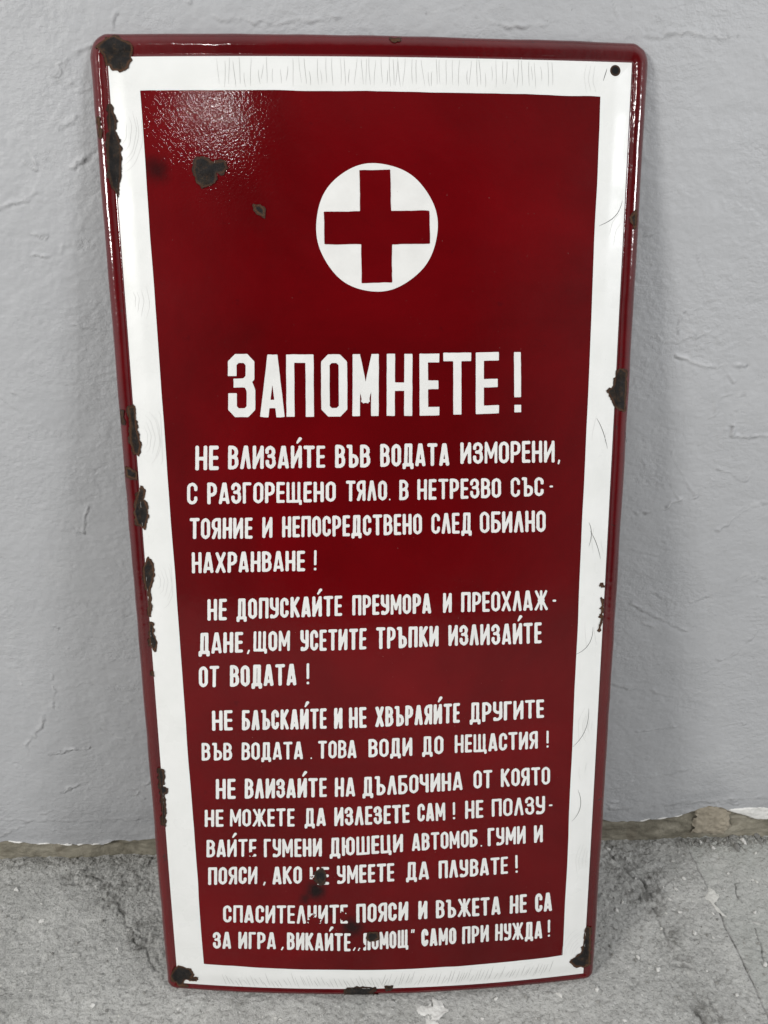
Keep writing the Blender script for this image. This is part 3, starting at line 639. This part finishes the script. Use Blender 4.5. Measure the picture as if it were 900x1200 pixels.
F4 = np.array(FACE) / 1000   # BL BR TR TL
R4 = np.array(RED) / 1000
PROF = np.array([(-0.6, -0.25), (0.0, -0.3), (1.0, -1.5), (2.2, -1.9), (3.6, -1.2), (5.2, -0.1), (7.5, 0.5), (10, 0.2), (12.4, -1.1), (14.4, -3.2), (15.9, -6.0), (16.7, -9.2), (16.7, -12), (15.6, -14.2), (12, -15), (4, -15)])
def side(nm, u, v):
    """how wide the rolled rim is hammered out at this place of each side"""
    if nm == 'l': return 1.02 + 0.30 * np.clip(v / Wt, 0, 1)
    if nm == 'r': return 1.05 + 0.25 * np.clip(v / Wt, 0, 1)
    if nm == 't': return 1.62 - 0.20 * np.clip((u + 0.3) / 0.6, 0, 1)
    return 0.86 + 0 * u
def edge_e(u, v):
    """inward distances to the four edges of the white face"""
    eL = u - (F4[0, 0] + (F4[3, 0] - F4[0, 0]) * v / Wt); eR = (F4[1, 0] + (F4[2, 0] - F4[1, 0]) * v / Wt) - u
    s = (u + 0.3) / 0.6
    eB = v - (F4[0, 1] + (F4[1, 1] - F4[0, 1]) * s); eT = (F4[3, 1] + (F4[2, 1] - F4[3, 1]) * s) - v
    return eL, eR, eB, eT
def surf(u, v, off=0.0):
    u = np.asarray(u, float); v = np.asarray(v, float)
    s = np.clip((u + 0.300) / 0.6005, 0, 1); t = np.clip(v / Wt, 0, 1)
    a = 0.0185 * (1 - t) + 0.009 * t
    z = a * (1 - (2 * s - 1) ** 2) + 0.003 * (1 - (2 * t - 1) ** 2)
    eL, eR, eB, eT = edge_e(u, v)
    e = np.minimum(np.minimum(eL, eR), np.minimum(eB, eT))
    z = z - 0.0022 * (1 - sstep(-0.002, 0.022, e))
    UU, VV = u, v
    ox = np.maximum(np.maximum(-eL / side('l', UU, VV), -eR / side('r', UU, VV)), 0); oy = np.maximum(np.maximum(-eB / side('b', UU, VV), -eT / side('t', UU, VV)), 0)
    out = np.hypot(ox, oy) * 1000
    z = z + np.where(out > 0, np.interp(out, PROF[1:12, 0], PROF[1:12, 1]) + 0.3, 0) / 1000
    # small dents of an old sheet
    z = z + 0.00045 * fbm(u * 6, v * 6, 120, 2)
    return np.stack([u, v, z + off], -1)
def bil(Q, s, t):
    s = s[..., None]; t = t[..., None]
    return (Q[0] * (1 - s) + Q[1] * s) * (1 - t) + (Q[3] * (1 - s) + Q[2] * s) * t
sg = np.unique(np.round(np.concatenate([np.linspace(0, 0.07, 15), np.linspace(0.07, 0.93, 70), np.linspace(0.93, 1, 15)]), 6))
tg = np.unique(np.round(np.concatenate([np.linspace(0, 0.04, 15), np.linspace(0.04, 0.96, 130), np.linspace(0.96, 1, 15)]), 6))
S_, T2 = np.meshgrid(sg, tg, indexing='ij')
P2 = bil(F4, S_, T2)
grid_obj('panel', surf(P2[..., 0], P2[..., 1]), M_RED, sign)

# rolled rim: the profile swept round the four sides and their rounded corners
path = []   # (corner point, outward direction, scale)
cor = [F4[0], F4[1], F4[2], F4[3]]; dirs = [(0, -1, 'b'), (1, 0, 'r'), (0, 1, 't'), (-1, 0, 'l')]
cnts = [70, 130, 70, 130]
for k in range(4):
    a, b = cor[k], cor[(k + 1) % 4]; dx, dy, nm = dirs[k]
    for i in range(cnts[k] + 1): p = a + (b - a) * i / cnts[k]; path.append((p, dx, dy, float(side(nm, p[0], p[1]))))
    dx2, dy2, nm2 = dirs[(k + 1) % 4]
    for i in range(1, 12):
        an = i / 12 * math.pi / 2
        path.append((b, dx * math.cos(an) + dx2 * math.sin(an), dy * math.cos(an) + dy2 * math.sin(an), float(side(nm, b[0], b[1])) * math.cos(an) ** 2 + float(side(nm2, b[0], b[1])) * math.sin(an) ** 2))
V = []; m = len(PROF)
for i, (p, dx, dy, sc_) in enumerate(path):
    base = surf(p[0], p[1])[2]
    for q, (o, z) in enumerate(PROF):
        oo = o * sc_ / 1000 + (0.0004 * vnoise(np.array(i * 0.35), np.array(q * 0.2), 130) if 3 < q < 14 else 0)
        u, v = p[0] + dx * oo, p[1] + dy * oo
        V.append((u, v, base + (z + 0.1 * float(vnoise(np.array(i * 0.6), np.array(q * 0.9), 133))) / 1000))
N_ = len(path)
mesh_obj('rim', V, [(((i + 1) % N_) * m + q, i * m + q, i * m + q + 1, ((i + 1) % N_) * m + q + 1) for i in range(N_) for q in range(m - 1)], M_RIM, sign)

# white border with its hairline cracks
V = []; Fc = []; MI = []
for k in range(4):
    a, b = F4[k], F4[(k + 1) % 4]; c, d = R4[k], R4[(k + 1) % 4]
    n1 = 90 if k % 2 == 0 else 180; n2 = 16; base = len(V)
    ss, tt = np.meshgrid(np.linspace(0, 1, n1 + 1), np.linspace(0, 1, n2 + 1), indexing='ij')
    wob = 0.0005 * fbm(ss * 14 + 3 * k, ss * 0 + k, 140, 3) * np.clip(np.minimum(ss, 1 - ss) * 40, 0, 1) * tt
    if k == 0: wob = wob - 0.004 * tt * (1 - (2 * ss - 1) ** 2)
    nrm = np.array([(0, 1), (-1, 0), (0, -1), (1, 0)][k])
    P = (a * (1 - ss[..., None]) + b * ss[..., None]) * (1 - tt[..., None]) + (c * (1 - ss[..., None]) + d * ss[..., None]) * tt[..., None] + wob[..., None] * nrm
    V += list(surf(P[..., 0], P[..., 1], 0.0003).reshape(-1, 3))
    for i in range(n1):
        for j in range(n2):
            q = base + i * (n2 + 1) + j
            Fc.append((q, q + n2 + 1, q + n2 + 2, q + 1)); MI.append(0)
def ribbon(pts, wd, mi, off=0.00045):
    P = np.array(pts, float); T = np.gradient(P, axis=0); T /= np.linalg.norm(T, axis=1)[:, None] + 1e-12
    Nn = np.stack([-T[:, 1], T[:, 0]], -1); b0 = len(V)
    taper = np.sin(np.linspace(0.08, math.pi - 0.08, len(P))) ** 0.5 * wd / 2
    A = surf(*(P + Nn * taper[:, None]).T, off); B = surf(*(P - Nn * taper[:, None]).T, off)
    for x, y in zip(A, B): V.append(x); V.append(y)
    for i in range(len(P) - 1):
        Fc.append((b0 + 2 * i, b0 + 2 * i + 1, b0 + 2 * i + 3, b0 + 2 * i + 2)); MI.append(mi)
r = np.random.default_rng(5)
u = -0.175
while u < 0.215:                                     # upright cracks across the top of the border
    k = r.choice([1.0, 0.97, 0.9, 0.5]); y0 = r.uniform(1.201, 1.204 + 0.012 * (1 - k)); y1 = y0 + 0.031 * k
    t = np.linspace(0, 1, 8); ln = r.normal(0, 0.0012)
    ribbon(np.stack([u + ln * (t - .5) + 0.0008 * np.sin(t * 3 + r.uniform(0, 6)), y0 + (y1 - y0) * t], -1), r.uniform(0.00025, 0.00045), 1)
    u += r.choice([0.004, 0.006, 0.008]) * r.uniform(0.7, 1.3)
u = -0.23
while u < 0.25:                                      # faint leaning cracks along the bottom
    k = r.uniform(0.4, 1.0); t = np.linspace(0, 1, 7); y0 = r.uniform(0.006, 0.012)
    ribbon(np.stack([u + 0.006 * (t - .5) * (1 if u > 0 else -1), y0 - 0.004 + 0.024 * k * t], -1), r.uniform(0.0003, 0.0006), 1)
    u += r.uniform(0.003, 0.008)
for cx, cy, n_, r0, dr, a0, a1, mi in [(-0.296, 0.806, 6, 0.012, 0.0045, -60, 60, 1), (-0.297, 0.97, 4, 0.010, 0.005, -50, 40, 1), (0.312, 0.80, 2, 0.022, 0.016, 150, 200, 2),
        (0.318, 0.665, 3, 0.016, 0.010, 160, 220, 2), (0.316, 0.545, 4, 0.014, 0.008, 150, 220, 1), (0.30, 0.40, 5, 0.008, 0.005, 130, 230, 1), (0.312, 0.335, 2, 0.026, 0.008, 150, 200, 2),
        (0.31, 1.03, 2, 0.022, 0.008, 120, 180, 2), (-0.29, 0.62, 5, 0.009, 0.005, -70, 50, 1), (0.296, 0.03, 6, 0.012, 0.004, 90, 190, 1), (-0.297, 1.16, 5, 0.014, 0.005, -80, 30, 1), (0.312, 0.19, 4, 0.018, 0.005, 130, 220, 1), (0.27, 1.214, 3, 0.016, 0.005, 120, 230, 1)]:
    for q in range(n_):                              # rings that run round the old blows
        rr = r0 + dr * q * r.uniform(0.85, 1.15); b0, b1 = a0 + r.uniform(0, 25), a1 - r.uniform(0, 25)
        th = np.radians(np.linspace(b0, b1, 14))
        P = np.stack([cx + rr * np.cos(th) + 0.0005 * np.sin(th * 9 + q), cy + rr * 1.5 * np.sin(th)], -1)
        eL, eR, eB, eT = edge_e(P[:, 0], P[:, 1]); e = np.min([eL, eR, eB, eT], 0)
        P = P[(e > 0.002) & (e < 0.035)]
        if len(P) > 3: ribbon(P, r.uniform(0.00025, 0.0004), 3)
for hp in HAIRS: ribbon([(x / 1000, y / 1000) for x, y in hp], 0.0007, 2)
mesh_obj('border', V, Fc, [M_WHITE, M_CRACK, M_HAIR, flat('faint_hairline_crack', (0.60, 0.60, 0.58))], sign, midx=MI)

# emblem: a white disc with a red cross
def patch(name, dfun, lo, hi, cell, off, mat, parent):
    ax = np.arange(lo[0], hi[0], cell); ay = np.arange(lo[1], hi[1], cell)
    A, B = np.meshgrid(ax, ay, indexing='ij')
    V2, Fc = march(dfun(A, B), ax, ay)
    return mesh_obj(name, surf(V2[:, 0], V2[:, 1], off), Fc, mat, parent)
def disc_d(A, B):
    th = np.arctan2(B - 1.0488, A - 0.0024)
    return np.hypot(A - 0.0024, B - 1.0488) - 0.0715 - 0.0006 * np.sin(3 * th + 1) - 0.0003 * np.sin(8 * th)
disc = patch('emblem', disc_d, (-0.075, 0.972), (0.08, 1.126), 0.0011, 0.0003, M_LET, sign)
patch('cross', lambda A, B: poly_sd(A, B, [(x / 1000, y / 1000) for x, y in CROSS]) + 0.0003 * fbm(A * 90, B * 90, 150, 2), (-0.065, 0.982), (0.07, 1.118), 0.0007, 0.0006, M_RED, disc)

# ---------------- lettering: each character is drawn with a flat brush of constant width
# strokes: polylines over the unit box; a trailing 'c' chamfers that vertex; '*' closes the line
GL = {
 'А': (0.47, '0.02,0;0.42,1|0.98,0;0.58,1|0.2,0.17;0.8,0.17'), 'Б': (0.43, '0.95,1;0,1;0,0;1,0c;1,0.55c;0,0.55'),
 'В': (0.43, '0,0;0,1;0.94,1c;0.94,0.53c;0,0.53|0.5,0.53;1,0.53c;1,0c;0,0'), 'Г': (0.37, '0,0;0,1;1,1'),
 'Д': (0.50, '0.2,0;0.24,1;0.82,1;0.82,0|0,-0.12;0,0;1,0;1,-0.12'), 'Е': (0.36, '1,1;0,1;0,0;1,0|0,0.5;0.92,0.5'),
 'Ж': (0.66, '0.5,0;0.5,1|0.04,1;0.42,0.5;0,0|0.96,1;0.58,0.5;1,0|0.3,0.5;0.7,0.5'), 'З': (0.43, '0,0.76;0,1c;0.94,1c;0.94,0.56c;0.3,0.55|0.3,0.55;0.7,0.55;1,0.5c;1,0c;0.02,0c;0.02,0.28'),
 'И': (0.46, '0,1;0,0|1,0;1,1|0.02,0.08;0.98,0.92'), 'К': (0.45, '0,0;0,1|0.95,1;0.1,0.48|0.25,0.58;1,0'),
 'Л': (0.45, '0.02,0;0.44,1|0.98,0;0.56,1'), 'М': (0.54, '0,0;0,1|1,0;1,1|0.06,0.95;0.5,0.25|0.94,0.95;0.5,0.25'),
 'Н': (0.44, '0,0;0,1|1,0;1,1|0,0.47;1,0.47'), 'О': (0.43, '0,0c;1,0c;1,1c;0,1c*'), 'П': (0.46, '0,0;0,1;1,1;1,0'),
 'Р': (0.42, '0,0;0,1;1,1c;1,0.42c;0,0.42'), 'С': (0.41, '1,0.72;1,1c;0,1c;0,0c;1,0c;1,0.26'), 'Т': (0.46, '0,1;1,1|0.5,0;0.5,1'),
 'У': (0.43, '0,1;0,0.43c;0.95,0.43|1,1;1,0c;0.05,0;0.05,0.06'), 'Х': (0.47, '0.02,0;0.98,1|0.02,1;0.98,0'), 'Ц': (0.50, '0,1;0,0;0.84,0;0.84,1|0.84,0;1,0;1,-0.12'),
 'Ч': (0.42, '0,1;0,0.45c;1,0.45|1,0;1,1'), 'Ш': (0.62, '0,1;0,0;1,0;1,1|0.5,0;0.5,1'), 'Щ': (0.66, '0,1;0,0;0.88,0;0.88,1|0.44,0;0.44,1|0.88,0;1,0;1,-0.12'),
 'Ъ': (0.50, '0,1;0.27,1;0.27,0;1,0c;1,0.52c;0.27,0.52'), 'Ю': (0.60, '0,0;0,1|0,0.5;0.42,0.5|0.42,0c;1,0c;1,1c;0.42,1c*'),
 'Я': (0.43, '1,0;1,1;0,1c;0,0.45c;1,0.45|0.5,0.45;0.02,0'), 'Й': (0.46, '0,1;0,0|1,0;1,1|0.02,0.08;0.98,0.92'),
 '!': (0.145, '0.5,0.30;0.5,1|0.5,0.02;0.5,0.03'), ',': (0.145, '0.6,0.06;0.2,-0.08'), '.': (0.12, '0.5,0;0.5,0.01'), '-': (0.2, '0.2,0.5;0.8,0.5'),
 '„': (0.36, '0.2,0.1;0.0,-0.06|0.95,0.1;0.75,-0.06'), '”': (0.22, '0.2,0.86;0.3,1|0.8,0.86;0.9,1'),
}
THIN = {'М': 0.124, 'Ж': 0.125, 'Щ': 0.13, 'Ш': 0.13, '.': 0.075, ',': 0.08, '„': 0.075, '”': 0.07, '-': 0.10, '!': 0.115}
def glyph_sd(ch, A, B, wd, t, rnd, cham):
    """signed distance of one character; A in 0..wd, B in cap heights"""
    t = min(THIN.get(ch, t), t)
    rnd = rnd * t
    d = np.full(A.shape, 9.0)
    mx = lambda x: t / 2 + x * (wd - t)
    my = lambda y: t / 2 + y * (1 - t) if -0.001 <= y <= 1.001 else (y + 0.0 if y > 1 else y + t / 2)
    for line in GL[ch][1].split('|'):
        close = line.endswith('*'); line = line.rstrip('*')
        P = [];
        for tok in line.split(';'):
            c = tok.endswith('c'); x, y = map(float, tok.rstrip('c').split(',')); P.append((mx(x), my(y), c))
        n = len(P); Q = []
        for i, (x, y, c) in enumerate(P):
            if not c or (not close and i in (0, n - 1)): Q.append((x, y)); continue
            for (px, py, _) in (P[i - 1], P[(i + 1) % n]):
                l = math.hypot(px - x, py - y); k = min(cham, 0.45 * l) / l
                Q.append((x + (px - x) * k, y + (py - y) * k))
        if close: Q.append(Q[0])
        for i in range(len(Q) - 1):
            (x0, y0), (x1, y1) = Q[i], Q[i + 1]; l = math.hypot(x1 - x0, y1 - y0)
            if l < 1e-6: continue
            ux, uy = (x1 - x0) / l, (y1 - y0) / l
            def ext(j, k):
                if j < 0 or k >= len(Q):
                    if not close: return t / 2
                    if j < 0: j = len(Q) - 2; k = 0
                    else: j = 0; k = 1
                a = (Q[j + 1][0] - Q[j][0], Q[j + 1][1] - Q[j][1]) if k else (Q[j + 1][0] - Q[j][0], Q[j + 1][1] - Q[j][1])
                la = math.hypot(*a) or 1
                cs = max(-1, min(1, (a[0] * ux + a[1] * uy) / la))
                return min(t / 2 * math.tan(math.acos(cs) / 2), t / 2)
            e0 = ext(i - 1, 0); e1 = ext(i + 1, i + 2) if i + 2 < len(Q) or close else t / 2
            diag = min(abs(ux), abs(uy)) > 0.06 and not any(c for *_, c in P)
            if diag: e0 = e1 = t / 2
            cx = (x0 + x1) / 2 + ux * (e1 - e0) / 2; cy = (y0 + y1) / 2 + uy * (e1 - e0) / 2; hl = (l + e0 + e1) / 2
            qx = np.abs((A - cx) * ux + (B - cy) * uy) - hl + rnd; qy = np.abs(-(A - cx) * uy + (B - cy) * ux) - t / 2 + rnd
            d = np.minimum(d, np.hypot(np.maximum(qx, 0), np.maximum(qy, 0)) + np.minimum(np.maximum(qx, qy), 0) - rnd)
    if ch in 'АЛХЖКИМЯЙ': d = np.maximum(d, np.maximum(-B, B - 1))
    return d
WEAR = [(-0.097, 0.117, 0.0088), (-0.053, 0.124, 0.0075), (-0.181, 0.224, 0.0045), (-0.029, 0.074, 0.0050), (-0.096, 0.178, 0.009)]
def letters(name, words, t, rnd, cham, cell):
    V = []; Fc = []
    for wi, (wd, q) in enumerate(words):
        BL, BR, TR, TL = np.array(q).reshape(4, 2) / 1000
        gap = 0.075
        ws = [GL[c][0] for c in wd]; tot = sum(ws) + gap * (len(wd) - 1); x = 0
        for ci, ch in enumerate(wd):
            g = ws[ci]; H = float(np.linalg.norm(TL - BL))
            real = (np.linalg.norm(BR - BL) / tot) / H          # how far this word is set wider or narrower
            gw = g * real if len(wd) > 1 or name == 'heading' else np.linalg.norm(BR - BL) / H
            ax = np.arange(-0.06, gw + 0.06, cell); ay = np.arange(-0.26, 1.42, cell)
            A, B = np.meshgrid(ax, ay, indexing='ij')
            jx, jy = r.normal(0, 0.004, 2); sk = r.normal(0, 0.006)
            tj = t * (1 + r.normal(0, 0.035))
            sd = glyph_sd(ch, A + jx + sk * B, B + jy, gw, tj, rnd, cham)
            if ch == 'Й':
                (x0, y0), (x1, y1) = (gw * 0.60, 1.12), (gw * 0.86, 1.30)
                sd = np.minimum(sd, seg_dist(A, B, [(x0, y0), (x1, y1)]) - 0.035 - 0.04 * np.clip((B - 1.1) / 0.2, 0, 1))
            sd = sd + (0.002 if name == 'heading' else 0.005) * fbm(A * 9 + 7 * ci, B * 9 + 3 * wi, 160, 2)
            s0 = (x + A / real) / tot if len(wd) > 1 or name == 'heading' else A / gw
            base = BL + (BR - BL) * s0[..., None]; topp = TL + (TR - TL) * s0[..., None]
            P = base + (topp - base) * B[..., None]
            for a, b, rr in WEAR:
                dd = np.hypot(P[..., 0] - a, P[..., 1] - b)
                if dd.min() < rr:
                    k = 0.004 + rr * 0.45 * fbm(P[..., 0] * 350, P[..., 1] * 350, 163, 2)
                    sd = np.maximum(sd, (rr - 0.004 - dd + k) / H)
            V2, F2 = march(sd, ax, ay)
            x += g + gap
            if len(V2) == 0: continue
            s0 = (x - g - gap + V2[:, 0] / real) / tot if len(wd) > 1 or name == 'heading' else V2[:, 0] / gw
            base = BL + (BR - BL) * s0[:, None]; topp = TL + (TR - TL) * s0[:, None]
            P = base + (topp - base) * V2[:, 1:2]
            b0 = len(V); V += list(surf(P[:, 0], P[:, 1], 0.0003)); Fc += [tuple(b0 + i for i in f) for f in F2]
    return mesh_obj(name, V, Fc, M_LET, sign)
letters('heading', LINES[0], 0.134, 0.05, 0.075, 0.010)
for ln in LINES[1:]:
    letters('text_line', ln, 0.147, 0.42, 0.11, 0.022)

# rust where the enamel has chipped off
for k, (nm, pts) in enumerate(CHIPS):
    pts = [(x / 1000, y / 1000) for x, y in pts]
    P = np.array(pts); lo = P.min(0) - 0.004; hi = P.max(0) + 0.004; cell = 0.00075
    ax = np.arange(lo[0], hi[0], cell); ay = np.arange(lo[1], hi[1], cell)
    A, B = np.meshgrid(ax, ay, indexing='ij')
    d = poly_sd(A, B, pts) + 0.0015 * fbm(A * 210, B * 210, 170 + k, 3) - 0.0005
    eL, eR, eB, eT = edge_e(A, B)
    UU, VV = A, B
    out = np.hypot(np.maximum(np.maximum(-eL / side('l', UU, VV), -eR / side('r', UU, VV)), 0), np.maximum(np.maximum(-eB / side('b', UU, VV), -eT / side('t', UU, VV)), 0))
    d = np.maximum(d, out - 0.0164)
    V2, Fc = march(d, ax, ay, merge=False)
    if not len(V2): continue
    V3 = surf(V2[:, 0], V2[:, 1], 0.0006); V3[:, 2] += 0.00035 * np.clip(fbm(V2[:, 0] * 180, V2[:, 1] * 180, 190, 3), -0.6, 1)
    dep = -np.interp(poly_sd(V2[:, 0], V2[:, 1], pts), [-0.05, 0.05], [-0.05, 0.05]) * 1000 / 3.0
    V3[:, 2] += 0.0004 * np.exp(-(np.clip(dep, 0, None) / 0.25) ** 2)
    o = mesh_obj('rust_chip', V3, Fc, M_RUST, sign); attr(o, 'depth', np.clip(dep, 0, 2))

# the nail hole: a dark disc painted in for the shaded opening, with a worn lip
hx, hy = HOLE[0][0] / 1000, HOLE[0][1] / 1000
th = np.linspace(0, 2 * math.pi, 28, endpoint=False); V = []; Fc = []; MI = []
for rr, dz in ((0.0062, 0.0004), (0.0052, 0.0009), (0.0042, 0.0006)):
    V += list(surf(hx + rr * np.cos(th), hy + rr * np.sin(th), dz))
V.append(surf(hx, hy, 0.0005))
for i in range(28):
    j = (i + 1) % 28
    for q in range(2): Fc.append((q * 28 + i, q * 28 + j, q * 28 + 28 + j, q * 28 + 28 + i)); MI.append(0)
    Fc.append((56 + i, 56 + j, 84)); MI.append(1)
mesh_obj('nail_hole', V, Fc, [M_RUST, flat('hole_shade', (0.006, 0.006, 0.006), 0.95)], sign, midx=MI)

# ------------------------------------------------------------------ loose bits on the floor
def stone(rad, flatness, seed, mat, name):
    rg = np.random.default_rng(seed)
    n1, n2 = 10, 6; V = []
    ph = rg.uniform(0, 6.28, 6)
    for i in range(n2 + 1):
        a = math.pi * i / n2
        for j in range(n1):
            b = 2 * math.pi * j / n1 + 0.25 * math.sin(3 * j + ph[3])
            k = 1 + 0.32 * math.sin(2 * b + ph[0]) + 0.2 * math.sin(3 * b + ph[1] + 2 * a) + rg.uniform(-0.12, 0.12)
            V.append((rad * k * math.sin(a) * math.cos(b), rad * k * 0.8 * math.sin(a) * math.sin(b), rad * flatness * math.cos(a) * (1 + 0.2 * math.sin(b + ph[2]))))
    Fc = [(i * n1 + j, (i + 1) * n1 + j, (i + 1) * n1 + (j + 1) % n1, i * n1 + (j + 1) % n1) for i in range(n2) for j in range(n1)]
    return V, Fc
def bit(name, x, y, rad, flatness, seed, mat, label, cat, group=None):
    V, Fc = stone(rad, flatness, seed, mat, name)
    o = mesh_obj(name, V, Fc, mat, None, smooth=False)
    o.location = (x, y, hfloor(x, y) + rad * flatness * 0.45); o.rotation_euler = (0, 0, seed * 1.7)
    o['label'] = label; o['category'] = cat
    if group: o['group'] = group
    return o
fl = slab_from_outline('plaster_flake', FLAKE, M_FLAKE, hfloor(0.562, -0.12) - 0.0003, 0.0022, 0.0016, cell=0.0012, seed=210, plane='xy')
fl['label'] = 'largest pale plaster flake, long and pointed, lying across the floor seam right of the sign'; fl['category'] = 'flake'
SPLAT = [(0.0709 + 0.016 * math.cos(a) * (1 + 0.45 * math.sin(3 * a) + 0.25 * math.sin(7 * a + 1)), -0.296 + 0.022 * math.sin(a) * (1 + 0.4 * math.cos(5 * a))) for a in np.linspace(0, 6.28, 30)[:-1]]
sp = slab_from_outline('plaster_splash', SPLAT, M_CRUMB, hfloor(0.0709, -0.296) - 0.0004, 0.0016, 0.004, cell=0.0012, seed=214, plane='xy')
sp['label'] = 'white ragged plaster splash on the floor in front of the lower edge of the sign'; sp['category'] = 'splash'
for k, (x, y) in enumerate(CRUMBS[1:]):
    bit('plaster_crumb', x, y, 0.0026 + 0.0022 * ((k * 37) % 10) / 10, 0.6, 300 + k, M_CRUMB, 'small white plaster crumb lying loose on the concrete floor', 'crumb', 'white crumbs on the floor')
rc = np.random.default_rng(91)
for k, (x, y) in enumerate([(0.40, -0.17), (0.47, -0.24), (0.615, -0.16), (0.43, -0.285), (-0.47, -0.19), (-0.60, -0.15), (-0.38, -0.29), (0.25, -0.31), (-0.10, -0.317), (0.52, -0.045)]):
    bit('concrete_flake', x, y, rc.uniform(0.003, 0.0065), 0.22, 700 + k, M_SHARD, 'flat pale grey flake of concrete lying on the floor beside the sign', 'flake', 'flat flakes on the floor')
for k in range(70):
    x = rc.uniform(0.36, 0.76) if k % 3 else rc.uniform(-0.66, -0.32); y = rc.uniform(-0.33, -0.01)
    if k % 9 == 0: x = rc.uniform(-0.3, 0.35); y = rc.uniform(-0.335, -0.285)
    bit('plaster_crumb', x, y, rc.choice([0.0011, 0.0015, 0.002, 0.003]), 0.55, 500 + k, M_CRUMB if k % 2 else M_FLAKE, 'small white plaster crumb lying loose on the concrete floor', 'crumb', 'white crumbs on the floor')
for k in range(26):
    x = rc.uniform(0.56, 0.78); y = -abs(rc.normal(0.004, 0.008))
    bit('pebble', x, y, rc.uniform(0.0018, 0.005), 0.7, 600 + k, M_PEB, 'small rubble pebble in the heap along the foot of the wall', 'pebble', 'rubble pebbles along the wall foot')
for k, (x, y) in enumerate(PEBBLES):
    bit('pebble', x, y, 0.0035 + 0.004 * ((k * 29) % 10) / 10, 0.7, 400 + k, M_PEB if k % 4 else M_CRUMB, 'small rubble pebble in the heap along the foot of the wall', 'pebble', 'rubble pebbles along the wall foot')
V = []; Fc = []
rg = np.random.default_rng(77)
for k in range(4200):
    if k < 1100: x = rg.uniform(0.54, 0.80); y = -abs(rg.normal(0, 0.012))
    elif k < 1700: x = rg.uniform(-0.74, -0.36); y = -abs(rg.normal(0, 0.018)); 
    else: x = rg.uniform(-0.74, 0.82); y = rg.uniform(-0.40, 0.0)
    rad = rg.uniform(0.0005, 0.0013) * (2.4 if rg.random() < 0.10 else 1)
    b0 = len(V); z = hfloor(x, y) + rad * 0.3; a = rg.uniform(0, 6.28)
    pr = [(rad * (0.7 + 0.5 * rg.random()) * math.cos(a + i * 1.2566), rad * (0.7 + 0.5 * rg.random()) * math.sin(a + i * 1.2566)) for i in range(5)]
    V += [(x + px, y + py, z) for px, py in pr] + [(x + px * 0.5, y + py * 0.5, z + rad * 0.8) for px, py in pr] + [(x + px * 0.8, y + py * 0.8, z - rad) for px, py in pr]
    for i in range(5):
        j = (i + 1) % 5; Fc += [(b0 + i, b0 + j, b0 + 5 + j, b0 + 5 + i), (b0 + 10 + i, b0 + 10 + j, b0 + j, b0 + i)]
    Fc.append(tuple(b0 + 5 + i for i in range(5)))
gr = mesh_obj('grit', V, Fc, M_GRIT, None, smooth=False)
gr['label'] = 'loose grey grit strewn over the concrete floor and along the wall foot'; gr['category'] = 'grit'; gr['kind'] = 'stuff'
